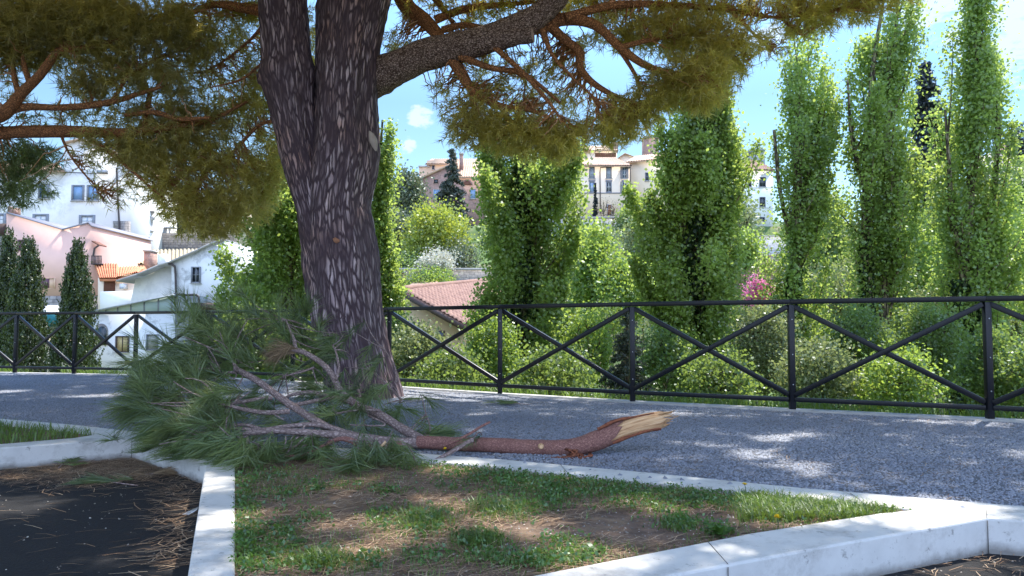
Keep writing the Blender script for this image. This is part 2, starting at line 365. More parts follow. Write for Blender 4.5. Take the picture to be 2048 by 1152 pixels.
M['needle_fresh'] = leafmat('fresh_needle', (0.036, 0.075, 0.028), (0.215, 0.275, 0.095), (0.30, 0.40, 0.11), 0.3, nscale=3.0)
M['needle_dry'] = tintmat('withered_needle', [(0, (0.15, 0.10, 0.06)), (1, (0.36, 0.26, 0.16))], 0.8)
M['branchbark'] = barkmat('branch_bark', (0.46, 0.25, 0.20), (0.34, 0.175, 0.145), (0.21, 0.10, 0.088), 120, 60, bmp=0.45)
M['greybark'] = barkmat('grey_shoot_bark', (0.46, 0.355, 0.335), (0.33, 0.25, 0.235), (0.2, 0.145, 0.135), 60, 30, bmp=0.4)
def woodmat():
    m, t, p, o = newmat('torn_wood'); v = coords(t, 'UV', (90, 5, 1)); n = ntex(t, v, 1.0, 6, 0.7)
    col = ramp(t, n, [(0.30, (0.26, 0.11, 0.05)), (0.42, (0.56, 0.31, 0.15)), (0.6, (0.76, 0.50, 0.28)), (0.8, (0.82, 0.61, 0.38))])
    t.links.new(col, p.inputs['Base Color']); setin(p, Roughness=0.8); bump(t, p, n, 0.8, 0.01); return m
M['wood'] = woodmat()
M['redbark'] = plain('torn_inner_bark', (0.33, 0.12, 0.06), (0.14, 0.045, 0.03), 30, 0.85, 0.6)
M['poplar'] = leafmat('poplar_leaf', (0.085, 0.155, 0.035), (0.29, 0.40, 0.10), (0.56, 0.70, 0.14), 0.54)
M['maple'] = leafmat('maple_leaf', (0.09, 0.17, 0.03), (0.18, 0.28, 0.055), (0.46, 0.60, 0.09), 0.5)
M['ivy'] = leafmat('ivy_leaf', (0.010, 0.028, 0.010), (0.035, 0.075, 0.02), (0.08, 0.15, 0.03), 0.2)
M['bush'] = leafmat('bush_leaf', (0.055, 0.105, 0.028), (0.16, 0.24, 0.065), (0.36, 0.48, 0.09), 0.45)
M['palebush'] = leafmat('pale_bush_leaf', (0.11, 0.15, 0.06), (0.26, 0.30, 0.15), (0.36, 0.42, 0.14), 0.4)
M['greybush'] = leafmat('grey_green_leaf', (0.06, 0.085, 0.045), (0.15, 0.18, 0.10), (0.2, 0.25, 0.10), 0.3)
M['lime'] = leafmat('lime_leaf', (0.15, 0.20, 0.025), (0.30, 0.36, 0.05), (0.52, 0.58, 0.07), 0.45)
M['cypress'] = leafmat('cypress_scale', (0.025, 0.042, 0.010), (0.085, 0.11, 0.026), (0.10, 0.16, 0.03), 0.2, nscale=3)
M['conifer'] = leafmat('conifer_scale', (0.030, 0.045, 0.032), (0.08, 0.095, 0.07), (0.08, 0.11, 0.06), 0.2)
M['cedar'] = leafmat('cedar_scale', (0.09, 0.13, 0.03), (0.20, 0.24, 0.07), (0.3, 0.36, 0.08), 0.3)
M['darkconifer'] = leafmat('dark_conifer_scale', (0.016, 0.026, 0.030), (0.035, 0.05, 0.05), (0.04, 0.06, 0.05), 0.15)
M['dry'] = leafmat('dry_foliage', (0.20, 0.14, 0.075), (0.36, 0.27, 0.16), (0.34, 0.25, 0.13), 0.3)
M['pink'] = leafmat('pink_blossom', (0.70, 0.16, 0.40), (0.90, 0.38, 0.62), (0.9, 0.35, 0.6), 0.4)
M['white_blossom'] = leafmat('white_blossom', (0.42, 0.41, 0.33), (0.70, 0.68, 0.58), (0.6, 0.6, 0.45), 0.3)
M['greytrunk'] = barkmat('poplar_bark', (0.40, 0.33, 0.22), (0.24, 0.20, 0.13), (0.05, 0.04, 0.03), 12, 3, bmp=0.5)
M['valley'] = plain('valley_grass', (0.10, 0.16, 0.04), (0.05, 0.075, 0.025), 0.5, 0.95, 0.4, 0.1, c3=(0.17, 0.13, 0.08), s3=0.15, t3=0.58)
M['dandelion'] = plain('dandelion_yellow', (0.85, 0.62, 0.02), (0.7, 0.45, 0.01), 80, 0.7, 0.2)
M['paper'] = plain('white_paper', (0.8, 0.82, 0.85), (0.7, 0.72, 0.76), 30, 0.7, 0.1)
# buildings
def plaster(name, c, stain=(0.4, 0.4, 0.38), t3=0.63, s3=0.5):
    return plain(name, c, tuple(x*0.90 for x in c), 0.8, 0.9, 0.15, 0.02, c3=stain, s3=s3, t3=t3)
M['white_wall'] = plaster('white_plaster', (0.82, 0.80, 0.75), (0.62, 0.61, 0.58), 0.57, 0.35)
M['worn_wall'] = plaster('worn_white_plaster', (0.74, 0.75, 0.75), (0.34, 0.35, 0.35), 0.60, 0.75)
M['pink_wall'] = plaster('pink_plaster', (0.82, 0.52, 0.43), (0.76, 0.46, 0.38), 0.6, 0.25)
M['cream_wall'] = plaster('cream_plaster', (0.90, 0.74, 0.58), (0.82, 0.66, 0.50), 0.62, 0.2)
M['buff_wall'] = plaster('buff_plaster', (0.74, 0.62, 0.46), (0.62, 0.52, 0.38), 0.62, 0.2)
M['pale_wall'] = plaster('pale_grey_plaster', (0.84, 0.86, 0.85), (0.7, 0.72, 0.72), 0.65, 0.2)
M['tan_wall'] = plaster('tan_plaster', (0.62, 0.46, 0.26), (0.5, 0.36, 0.2), 0.62, 0.4)
M['apricot_wall'] = plaster('apricot_plaster', (0.76, 0.52, 0.36), (0.6, 0.42, 0.3), 0.62, 0.3)
M['grey_wall'] = plaster('grey_render', (0.33, 0.35, 0.34), (0.24, 0.25, 0.25), 0.55, 1.0)
def stonemat(name, c1, c2, mortar, sx=1.6, bw=0.6, bh=0.3):
    m, t, p, o = newmat(name); v = coords(t, 'Object', (sx, sx, sx), (R(90), 0, 0))
    nz = t.nodes.new('ShaderNodeTexNoise'); setin(nz, Scale=1.4, Detail=5.0); t.links.new(v, nz.inputs['Vector'])
    wv = mixc(t, 0.12, v, nz.outputs['Color'])
    b = t.nodes.new('ShaderNodeTexBrick'); t.links.new(wv, b.inputs['Vector']); setin(b, Scale=1.0, Mortar_Size=0.03, Mortar_Smooth=0.3, Bias=0.0, Brick_Width=bw, Row_Height=bh)
    b.inputs['Color1'].default_value = (*c1, 1); b.inputs['Color2'].default_value = (*c2, 1); b.inputs['Mortar'].default_value = (*mortar, 1)
    n = ntex(t, coords(t), 3, 8, 0.7); f = t.nodes.new('ShaderNodeMapRange'); setin(f, From_Min=0.3, From_Max=0.7, To_Min=0.6, To_Max=1.2); t.links.new(n, f.inputs['Value'])
    h = t.nodes.new('ShaderNodeHueSaturation'); t.links.new(b.outputs['Color'], h.inputs['Color']); t.links.new(f.outputs[0], h.inputs['Value'])
    t.links.new(h.outputs[0], p.inputs['Base Color']); setin(p, Roughness=0.95); bump(t, p, n, 0.6, 0.08); return m
M['stone'] = stonemat('grey_stone', (0.36, 0.33, 0.30), (0.24, 0.22, 0.21), (0.17, 0.16, 0.15))
M['dkstone'] = stonemat('dark_stone', (0.22, 0.20, 0.18), (0.13, 0.12, 0.115), (0.08, 0.075, 0.07))
M['palestone'] = stonemat('pale_stone_blocks', (0.52, 0.51, 0.50), (0.43, 0.43, 0.43), (0.34, 0.33, 0.32), 0.8, 0.9, 0.42)
M['brick'] = stonemat('old_brick', (0.42, 0.25, 0.20), (0.33, 0.20, 0.17), (0.36, 0.27, 0.23), 2.5)
def tilemat(name, c1, c2):
    m, t, p, o = newmat(name); v = coords(t); vo = t.nodes.new('ShaderNodeTexVoronoi'); setin(vo, Scale=4.0); t.links.new(v, vo.inputs['Vector'])
    s = t.nodes.new('ShaderNodeSeparateColor'); t.links.new(vo.outputs['Color'], s.inputs[0]); n = ntex(t, v, 2.0, 6)
    col = mixc(t, s.outputs[0], c1, c2); col = mixc(t, 0.35, col, ramp(t, n, [(0.3, tuple(x*0.5 for x in c2)), (0.7, c1)])); t.links.new(col, p.inputs['Base Color']); setin(p, Roughness=0.9); return m
M['orange_tile'] = tilemat('orange_roof_tile', (0.66, 0.27, 0.13), (0.55, 0.20, 0.10))
M['old_tile'] = tilemat('old_roof_tile', (0.50, 0.42, 0.26), (0.34, 0.27, 0.17))
M['pink_tile'] = tilemat('pink_roof_tile', (0.30, 0.17, 0.125), (0.21, 0.11, 0.085))
M['far_tile'] = tilemat('faded_roof_tile', (0.58, 0.40, 0.28), (0.47, 0.30, 0.21))
M['glass_sky'] = plain('window_glass', (0.10, 0.16, 0.24), (0.07, 0.11, 0.17), 1.0, 0.08, 0.0, spec=0.8)
M['glass_dark'] = plain('dark_window_glass', (0.03, 0.04, 0.05), (0.02, 0.025, 0.03), 1.0, 0.12, 0.0, spec=0.6)
M['bluepane'] = plain('blue_blind', (0.24, 0.38, 0.58), (0.18, 0.30, 0.48), 2, 0.4, 0.0)
M['greyframe'] = plain('grey_window_frame', (0.24, 0.26, 0.29), (0.19, 0.2, 0.23), 5, 0.7, 0.1)
M['whiteframe'] = plain('white_window_frame', (0.75, 0.76, 0.77), None, 5, 0.6, 0.1)
M['shutter_blue'] = plain('blue_grey_shutter', (0.42, 0.48, 0.54), None, 10, 0.7, 0.1)
M['shutter_grey'] = plain('grey_shutter', (0.30, 0.29, 0.33), None, 10, 0.7, 0.1)
M['plum'] = plain('plum_shutter', (0.17, 0.085, 0.115), None, 10, 0.7, 0.1)
M['brown'] = plain('brown_wood', (0.20, 0.085, 0.055), None, 10, 0.7, 0.2)
M['dkbrown'] = plain('dark_brown_metal', (0.085, 0.055, 0.05), None, 10, 0.6, 0.1)
M['metalgrey'] = plain('grey_metal', (0.42, 0.44, 0.46), None, 6, 0.45, 0.05, metal=0.6)
M['pipe'] = plain('dark_pipe', (0.075, 0.06, 0.06), None, 6, 0.5, 0.05)
M['curtain'] = plain('yellow_curtain', (0.55, 0.45, 0.24), (0.40, 0.32, 0.16), 8, 0.8, 0.1)
M['screen'] = plain('grey_screen', (0.33, 0.34, 0.32), (0.25, 0.26, 0.25), 8, 0.7, 0.1)
M['green_glass'] = plain('greenish_glazing', (0.42, 0.50, 0.49), (0.35, 0.43, 0.43), 1.5, 0.25, 0.0)
M['teal'] = plain('teal_fabric', (0.02, 0.16, 0.19), None, 4, 0.7, 0.1)
M['canvas'] = plain('white_canvas', (0.8, 0.8, 0.78), None, 4, 0.7, 0.1)
M['concrete'] = plain('coping_concrete', (0.46, 0.44, 0.42), None, 3, 0.9, 0.2)

# ------------------------------------------------------------------ ground
def polyline_ext(P, a, b):
    P = [np.array(p) for p in P]; d0 = norm(P[0]-P[1]); d1 = norm(P[-1]-P[-2]); return [P[0]+d0*a]+P+[P[-1]+d1*b]
POSTS_PX = [(-95, 743.2), (30, 745.5), (148, 747.5), (270, 750), (420, 755), (585, 763), (778, 773), (1000, 787.5), (1265, 803), (1585, 819), (1980, 838), (2507, 865)]
posts = [gp(x, y, 0) for x, y in POSTS_PX]
for k in range(2): posts.append(2*posts[-1]-posts[-2])
for k in range(2): posts.insert(0, 2*posts[0]-posts[1])
fence_line = polyline_ext([p[:2] for p in posts], 8.0, 6.0)
front_px = [(-200, 817), (0, 837), (146, 849), (235, 859), (300, 866), (560, 888), (700, 897), (820, 905), (1000, 918), (1300, 945), (1600, 975), (2048, 1012), (2400, 1042)]
front = [gp(x, y)[:2] for x, y in front_px]; front_e = polyline_ext(front, 9.0, 6.0)
def sheet(name, pts2, z, m, label=None):
    b = Buf(); P = [(p[0], p[1], z) for p in pts2]
    area = sum(P[i][0]*P[(i+1) % len(P)][1]-P[(i+1) % len(P)][0]*P[i][1] for i in range(len(P)))
    if area < 0: P = P[::-1]
    b.add(P, [list(range(len(P)))]); o = b.build(name, m); o['kind'] = 'structure'
    md = o.modifiers.new('tri', 'TRIANGULATE'); return o
ext = [(front_e[-1][0]+30, -40), (front_e[0][0]-30, -40)]
sheet('car_park', front_e+[np.array(ext[0]), np.array(ext[1])], -0.15, M['asphalt'])
sheet('gravel_path', front_e+fence_line[::-1], -0.014, M['gravel_base'])

kerb_px = ([(-200, 817), (0, 837), (146, 849), (235, 859), (300, 866), (560, 888), (700, 897), (820, 905), (1000, 918), (1300, 945), (1600, 975), (2048, 1012), (2400, 1042)]
  + [(2400, 1070), (2048, 1041), (1974, 1036), (1844, 1058.5), (1643, 1093.5), (1454, 1129), (1348, 1149), (1100, 1205), (820, 1275)]
  + [(790, 1215), (1062, 1151), (1300, 1105), (1500, 1066), (1750, 1027), (1828, 1019), (1600, 994), (1300, 964), (1000, 934), (820, 919), (690, 910), (475, 893), (470, 925), (470, 1152), (468, 1500)]
  + [(322, 1500), (375, 1152), (412, 921), (264, 877), (0, 895), (-200, 914), (-420, 938), (-420, 926), (-200, 905), (0, 888), (146, 876), (196, 868), (146, 860), (0, 846), (-200, 825)])
KP = [gp(x, y)[:2] for x, y in kerb_px]
def kerb():
    bm = bmesh.new(); vs = [bm.verts.new((p[0], p[1], 0.0)) for p in KP]
    f = bm.faces.new(vs); f.normal_update()
    if f.normal.z < 0: f.normal_flip()
    r = bmesh.ops.extrude_face_region(bm, geom=[f]); 
    for v in [g for g in r['geom'] if isinstance(g, bmesh.types.BMVert)]: v.co.z = -0.22
    bmesh.ops.recalc_face_normals(bm, faces=bm.faces)
    me = bpy.data.meshes.new('white_kerb'); bm.to_mesh(me); bm.free(); me.materials.append(M['kerb'])
    o = bpy.data.objects.new('white_kerb', me); COL.objects.link(o); o['kind'] = 'structure'
    md = o.modifiers.new('b', 'BEVEL'); md.width = 0.009; md.segments = 2; md.limit_method = 'ANGLE'; md.angle_limit = R(40)
kerb()
b = Buf()
for line in ([(1416, 1083), (1456, 1128)], [(1973, 1020), (1974, 1036)], [(442, 1030), (386, 1030)], [(1700, 986), (1722, 1001)], [(1120, 928), (1134, 944)]):
    p, q = gp(*line[0], .0012), gp(*line[1], .0012); beam(b, p, q, .0022, .0016)
for (x, y) in ((1456, 1129.5), (1974.5, 1037), (264, 877.5)):
    p = gp(x, y, 0); p = p-np.array([0, .001, 0]); beam(b, p-[0, 0, .008], p-[0, 0, .15], .003, .004)
tag(b.build('kerb_joints', plain('joint_dirt', (0.2, 0.19, 0.18), None, 20, .95, .1)), kind='structure')
# kerb under the fence
def strip(name, line, off0, off1, z0, z1, m):
    L = np.array(line); T = norm(np.gradient(L, axis=0)); N = np.stack([-T[:, 1], T[:, 0]], 1)
    if N[0][1] < 0: N = -N
    A = L+N*off0; B = L+N*off1; b = Buf()
    n = len(L); V = []
    for P, z in ((A, z1), (B, z1), (A, z0), (B, z0)): V += [(p[0], p[1], z) for p in P]
    Fq = []
    for i in range(n-1):
        Fq += [[i, i+1, n+i+1, n+i], [2*n+i, 2*n+i+1, i+1, i], [n+i, n+i+1, 3*n+i+1, 3*n+i]]
    b.add(V, np.array(Fq)); o = b.build(name, m); o['kind'] = 'structure'; return o
strip('fence_kerb', fence_line, -0.12, 0.12, -0.6, 0.004, M['kerb_grey'])
right_bed = [gp(x, y)[:2] for x, y in [(1062, 1151), (1300, 1105), (1500, 1066), (1750, 1027), (1828, 1019), (1600, 994), (1300, 964), (1000, 934), (820, 919), (690, 910), (475, 893), (470, 925), (470, 1152), (468, 1500), (790, 1215)]]
left_bed = [gp(x, y)[:2] for x, y in [(-420, 926), (-200, 905), (0, 888), (146, 876), (196, 868), (146, 860), (0, 846), (-200, 825), (-420, 806)]]
sheet('right_bed_soil', right_bed, -0.022, M['soil']); sheet('left_bed_soil', left_bed, -0.022, M['soil'])
def inside(P, poly):
    poly = np.array(poly); x, y = P[:, 0], P[:, 1]; c = np.zeros(len(P), bool); n = len(poly)
    for i in range(n):
        x0, y0 = poly[i]; x1, y1 = poly[(i+1) % n]
        k = ((y0 > y) != (y1 > y)) & (x < (x1-x0)*(y-y0)/(y1-y0+1e-12)+x0); c ^= k
    return c
def in_view(P, m=60):
    d = P-CAM; f = d[:, 1]*math.cos(PITCH)+d[:, 2]*math.sin(PITCH); u = d[:, 0]/f*F+1024
    v = 576-F*(-d[:, 1]*math.sin(PITCH)+d[:, 2]*math.cos(PITCH))/f
    return (f > 0.3) & (u > -m) & (u < 2048+m) & (v > -m) & (v < 1152+m)
def scatter(poly, n):
    poly = np.array(poly); lo, hi = poly.min(0), poly.max(0); got = []; k = 0
    while k < n:
        P = rng.uniform(lo, hi, (n*3, 2)); P = P[inside(P, poly)]; got.append(P); k += len(P)
        if len(P) == 0: break
    return np.concatenate(got)[:n]
def stones(b, P, s, z=0.0, flat=0.6, patch=0):
    n = len(P); C = np.stack([P[:, 0], P[:, 1], np.full(n, z)], 1); a = rng.uniform(0, 6.28, n); r = s*rng.uniform(0.5, 1.3, n)
    V = []
    for k in range(4):
        rr = r*rng.uniform(0.7, 1.2, n); V.append(C+np.stack([np.cos(a+k*1.57)*rr, np.sin(a+k*1.57)*rr, -0.3*rr], 1))
    V.append(C+np.stack([rng.normal(0, .3, n)*r, rng.normal(0, .3, n)*r, r*flat*rng.uniform(0.6, 1.3, n)], 1))
    V = np.stack(V, 1).reshape(-1, 3); k = np.arange(n)[:, None]*5
    f = np.concatenate([k+np.array([[i, (i+1) % 4, 4]]) for i in range(4)]); t_ = rng.uniform(0.01, 1, n)
    if patch: t_ = np.clip(.5+(t_-.5)*.75+patch*noise(np.column_stack([P, 0*a]), 1.4), .01, 1)
    b.add(V, f, tint=np.tile(t_, 4))
pathpoly = [p for p in front_e]+[p for p in fence_line[::-1]]
P = scatter(pathpoly, 460000); P = P[in_view(np.column_stack([P, np.zeros(len(P))]), 420)]
dY = P[:, 1]; keep = rng.random(len(P)) < np.clip((9.0/np.maximum(dY, 3))**1.2, 0.35, 1); P = P[keep][:280000]
b = Buf(); stones(b, P, 0.0088, -0.009, .6, .22); tag(b.build('loose_gravel', M['stone_chip']), kind='stuff')
# stones kicked on to kerb top
Pk = []
for (px, py) in [(1300, 955), (1330, 957), (1365, 960), (1460, 968), (1240, 950), (1400, 968), (1180, 940), (1925, 1015), (1050, 926), (1275, 957), (1510, 985), (1140, 940)]:
    Pk.append(gp(px, py)[:2])
b = Buf(); stones(b, np.array(Pk), 0.016, 0.004); tag(b.build('stray_gravel', M['stone_chip']), kind='stuff')

# valley and hill, one sheet to the horizon, starting behind the fence
prof = [(0, 0.0), (0.35, -0.05), (1.5, -0.5), (4, -2.0), (9, -4.2), (18, -5.5), (30, -5.0), (45, -2.5), (50, 2.5), (52.5, 4.6), (66, 7.0), (78, 8.0), (83, 11.0), (92, 12.0), (95, 14.8), (105, 16.2), (130, 20), (200, 29), (300, 27), (600, 5), (2500, -30)]
pd = np.array([p[0] for p in prof]); pz = np.array([p[1] for p in prof])
L = np.array(polyline_ext(fence_line, 900, 900)); L2 = []
for i in range(len(L)-1):
    k = 12 if 0 < i < len(L)-2 else 14
    tt_ = np.linspace(0, 1, k, endpoint=False)
    if i == 0: tt_ = 1-(1-tt_)**4
    if i == len(L)-2: tt_ = tt_**4
    L2 += [L[i]+(L[i+1]-L[i])*s for s in tt_]
L2.append(L[-1]); L2 = np.array(L2)
ds = np.concatenate([np.linspace(0.10, 2, 10), np.linspace(2.5, 20, 22), np.linspace(22, 140, 70), np.linspace(150, 320, 14), np.array([400, 600, 1000, 2500])])
yb = L2[:, 1]
VG = np.zeros((len(ds), len(L2), 3))
for i, d in enumerate(ds):
    # distances are measured along +Y from the fence line, swinging to absolute depth further off
    wgt = np.clip((d-4)/25, 0, 1); yabs = d+10.0
    Yv = (yb+d)*(1-wgt)+wgt*np.maximum(yabs, 0)
    Yv = np.where(np.abs(L2[:, 0]) > 40, yabs*1.0, Yv)
    z = np.interp(d, pd, pz); nzz = noise(np.stack([L2[:, 0], Yv, 0*Yv], 1), 0.12)*min(1.0, d/25)*0.5
    VG[i] = np.stack([L2[:, 0], Yv, z+nzz-0.01], 1)
n1 = len(L2); I = np.arange(len(ds)-1)[:, None]*n1; J = np.arange(n1-1)[None, :]
q = np.stack([I+J, I+J+1, I+n1+J+1, I+n1+J], -1).reshape(-1, 4)
b = Buf(); b.add(VG.reshape(-1, 3), q); tag(b.build('valley_ground', M['valley'], smooth=True), kind='structure')

# ------------------------------------------------------------------ fence
H = 1.1
fence = thing('metal_fence', 'black metal fence with crossed braces along the far edge of the gravel path', 'fence', (posts[8][0], posts[8][1], 0))
def fpart(name, bb, parent=fence, bev=0.004):
    o = bb.build(name, M['fence'], parent)
    md = o.modifiers.new('b', 'BEVEL'); md.width = bev; md.segments = 2; md.limit_method = 'ANGLE'
    return o
for i, p in enumerate(posts):
    b = Buf(); box(b, (p[0]-0.029, p[1]-0.029, -0.02), (p[0]+0.029, p[1]+0.029, H-0.05)); po = fpart('post', b)
    for z in (0.25, 0.55, 0.9):
        b = Buf(); tube(b, [(p[0], p[1]-0.036, z), (p[0], p[1]-0.028, z)], 0.006, 6); b.build('bolt', M['metalgrey'], po)
for i in range(len(posts)-1):
    a, c = posts[i].copy(), posts[i+1].copy(); d = norm(c-a)
    b = Buf(); beam(b, a+[0, 0, H-0.022], c+[0, 0, H-0.022], 0.062, 0.048); fpart('top_rail', b)
    g = d*0.027
    b = Buf(); beam(b, a+g+[0, 0, 0.10], c-g+[0, 0, 0.10], 0.048, 0.044); fpart('bottom_rail', b)
    nrm_ = np.array([d[1], -d[0], 0])*0.008
    b = Buf(); beam(b, a+g+nrm_+[0, 0, 0.145], c-g+nrm_+[0, 0, H-0.07], 0.034, 0.05); fpart('brace', b)
    b = Buf(); beam(b, a+g-nrm_+[0, 0, H-0.07], c-g-nrm_+[0, 0, 0.145], 0.034, 0.05); fpart('brace', b)

# ------------------------------------------------------------------ sun gaps in the pine crowns
gaps_px = [(1500, 905, .11), (1420, 886, .05), (1340, 822, .13), (1585, 930, .12), (1545, 875, .10), (1620, 868, .09), (930, 798, .12), (1190, 795, .10), (960, 826, .08), (1860, 1022, .30), (1790, 1018, .15), (1850, 843, .12), (1960, 845, .1), (2040, 905, .08),
  (435, 962, .10), (430, 1040, .13), (920, 932, .13), (1600, 1022, .22), (1520, 1006, .13), (660, 1110, .12), (745, 1042, .11), (1010, 1030, .12), (1062, 1058, .08), (1190, 1112, .14), (700, 962, .06), (10, 782, .22), (190, 790, .2), (25, 1015, .18), (365, 1045, .09), (1985, 1118, .16), (290, 955, .08), (1110, 792, .1), (1280, 1000, .08), (880, 1000, .08), (560, 1120, .08), (60, 955, .1), (470, 790, .1), (360, 785, .1)]
GAPS = [(gp(x, y, -0.15 if x < 400 and y > 930 else 0.0), r) for x, y, r in gaps_px]
def gap_mask(C):
    k = np.ones(len(C), bool)
    for g, r in GAPS:
        v = C-g; s = v @ SUN; k &= ~((np.linalg.norm(v-s[:, None]*SUN, axis=1) < r+0.10) & (s > 0.5))
    return k

# ------------------------------------------------------------------ main pine
PY = 9.35
mpp = PY/F
pine = thing('pine_tree', 'big old pine with a forked plated trunk, a heavy right limb and hanging needle masses', 'tree', tuple(at(720, 795, PY)*[1, 1, 0]))
def wob_trunk(rr, th, s):
    s = np.asarray(s)
    z = (1-s)[:, None]; th = th[None, :]
    flare = np.clip((0.14-s)/0.14, 0, 1)[:, None]
    return rr*(1+0.15*flare**1.6*(0.75+0.6*np.cos(5*th+0.6))+0.05*np.sin(2*th+s[:, None]*9)+0.035*np.sin(3*th-s[:, None]*17)+0.025*np.sin(7*th+s[:, None]*5)+0.030*(np.abs(noise(np.stack([np.cos(th)*7.5+0*z, np.sin(th)*7.5+0*z, 6.0*s[:, None]+0*th], -1), 1.5))-.3))
b = Buf()
RS = [(722, 812, 74), (720, 785, 71), (708, 700, 66), (692, 600, 75), (686, 520, 77), (681, 450, 70), (680, 400, 64), (690, 320, 68), (692, 270, 64), (692, 200, 60), (695, 150, 61), (697, 100, 60), (705, 30, 66), (722, -60, 66), (745, -220, 58), (760, -420, 46), (765, -600, 34)]
LS = [(690, 640, 62), (662, 540, 48), (640, 460, 40), (624, 400, 36), (606, 320, 40), (592, 250, 43), (583, 200, 46), (578, 150, 53), (575, 110, 46), (569, 40, 46), (563, -30, 46), (545, -200, 42), (525, -420, 34), (505, -600, 22)]
Pp, rr = smooth_path([at(x, y, PY) for x, y, r in RS], 420, [r*mpp for *_, r in RS]); tube(b, Pp, rr, 240, True, 0.05, 6.0, wob_trunk)
Pl, rl = smooth_path([at(x, y, PY-0.08) for x, y, r in LS], 320, [r*mpp for *_, r in LS]); tube(b, Pl, rl, 180, True, 0.06, 6.0, lambda r_, t_, s_: wob_trunk(r_, t_, s_*.8+.2))
# burr on the left stem
c = at(537, 152, PY-0.05); 
tube(b, smooth_path([c+[0.13, 0, 0.12], c+[0.02, -0.02, 0.02], c+[-0.01, 0, -0.05], c+[0.11, 0, -0.2]], 24), np.sin(np.linspace(0.15, 2.99, 24))*0.10+0.02, 28, True, 0.25, 14)
trunk = b.build('trunk', M['bark'], pine, smooth=True)
b = Buf(); c = at(748, 280, PY-0.33)
tube(b, smooth_path([at(739, 262, PY-0.36), at(747, 282, PY-0.355), at(752, 302, PY-0.34)], 20), np.sin(np.linspace(0.1, 3.04, 20))*0.042+0.004, 16, True, 0.1, 10)
b.build('pruning_scar', plain('scar_wood', (0.50, 0.42, 0.36), (0.36, 0.29, 0.25), 14, 0.85, 0.3), pine, smooth=True)
b = Buf(); c = at(672, 481, PY-0.475); prism(b, [c+np.array(q_) for q_ in ((-.04, 0, .02), (-.01, 0, .04), (.035, 0, .012), (.04, 0, -.012), (.005, 0, -.03), (-.02, 0, -.02))], (0, .05, 0)); b.build('bare_bark_patch', plain('orange_patch', (0.45, 0.22, 0.13), None, 20, .9, .3), pine)

LIMBS = []          # sampled points for twig roots
def limb(parent, pts, n, sides, m, wob=0.10, name='limb', keep=True):
    """pts: (px, py, r_px, Y)"""
    bb = Buf(); P_, r_ = smooth_path([at(x, y, Y) for x, y, r, Y in pts], n, [r*Y/F for x, y, r, Y in pts])
    tube(bb, P_, r_, sides, True, wob, 7.0)
    if keep: LIMBS.append(P_)
    return bb.build(name, m, parent, smooth=True)
big = limb(pine, [(690, 185, 38, 9.62), (760, 152, 38, 9.5), (830, 118, 33, 9.28), (900, 98, 31, 9.05), (970, 80, 30, 8.8), (1040, 55, 28, 8.7), (1090, 20, 24, 8.6), (1130, -30, 22, 8.5), (1190, -140, 19, 8.4), (1260, -300, 14, 8.3)], 160, 48, M['limbbark'])
limb(big, [(985, 80, 24, 8.75), (1030, 74, 17, 8.62), (1052, 72, 16, 8.6), (1066, 70, 15, 8.58)], 24, 24, M['limbbark'], name='cut_stub')
OB = M['orangebark']
subs = [
 [(1040, 55, 20, 8.75), (1090, 50, 15, 8.75), (1130, 38, 13, 8.7), (1190, 50, 10, 8.6), (1240, 95, 9, 8.5), (1290, 130, 7, 8.4), (1345, 146, 5, 8.3), (1400, 150, 3, 8.2)],
 [(1100, 52, 11, 8.75), (1130, 80, 9, 8.8), (1160, 105, 9, 8.8), (1160, 135, 8, 8.8), (1185, 165, 7, 8.7), (1230, 192, 5, 8.6), (1280, 210, 3, 8.5)],
 [(900, 108, 14, 9.0), (925, 150, 12, 9.05), (950, 185, 9, 9.05), (1000, 212, 7, 9.0), (1060, 220, 5, 8.9), (1110, 240, 3, 8.8)],
 [(945, 175, 8, 9.05), (948, 215, 6, 9.1), (952, 245, 3, 9.1)],
 [(1000, 212, 6, 9.0), (1025, 245, 4, 9.0), (1045, 262, 2.5, 9.0)],
 [(920, 112, 8, 8.9), (980, 135, 6, 8.8), (1050, 150, 5, 8.7), (1120, 205, 3, 8.6)],
 [(990, 95, 6, 8.7), (1040, 140, 5, 8.6), (1090, 195, 4, 8.5), (1120, 235, 2.5, 8.5)],
 [(1085, 60, 6, 8.6), (1105, 110, 4, 8.5), (1150, 160, 3, 8.4), (1200, 205, 2, 8.4)],
 [(800, -20, 20, 9.9), (815, 15, 17, 9.9), (850, 42, 15, 9.8), (880, 78, 13, 9.7), (890, 120, 8, 9.7)],
 [(870, 40, 9, 9.8), (930, 18, 8, 9.8), (1000, 10, 6, 9.8), (1060, 5, 4, 9.8)],
 [(884, 60, 8, 9.75), (930, 50, 6, 9.7), (990, 60, 4, 9.7)],
 [(850, -30, 9, 9.9), (880, 10, 7, 9.9), (905, 45, 4, 9.8)],
 [(1240, 95, 6, 8.5), (1300, 80, 5, 8.6), (1380, 70, 4, 8.7), (1450, 80, 3, 8.7), (1500, 120, 2, 8.7)],
 [(1130, 35, 9, 8.6), (1230, 10, 8, 8.7), (1350, 10, 6, 8.8), (1460, 20, 5, 8.8), (1560, 35, 3, 8.9), (1680, 20, 2.5, 9)],
 [(1560, 35, 3, 8.9), (1600, 70, 2, 8.9)], [(1460, 20, 4, 8.8), (1500, 60, 3, 8.8), (1540, 100, 2, 8.8)],
 [(1240, 100, 5, 8.5), (1265, 140, 4, 8.5), (1280, 170, 2.5, 8.5)],
]
for s_ in subs: limb(big, s_, 40, 10, OB, 0.08, 'branch')
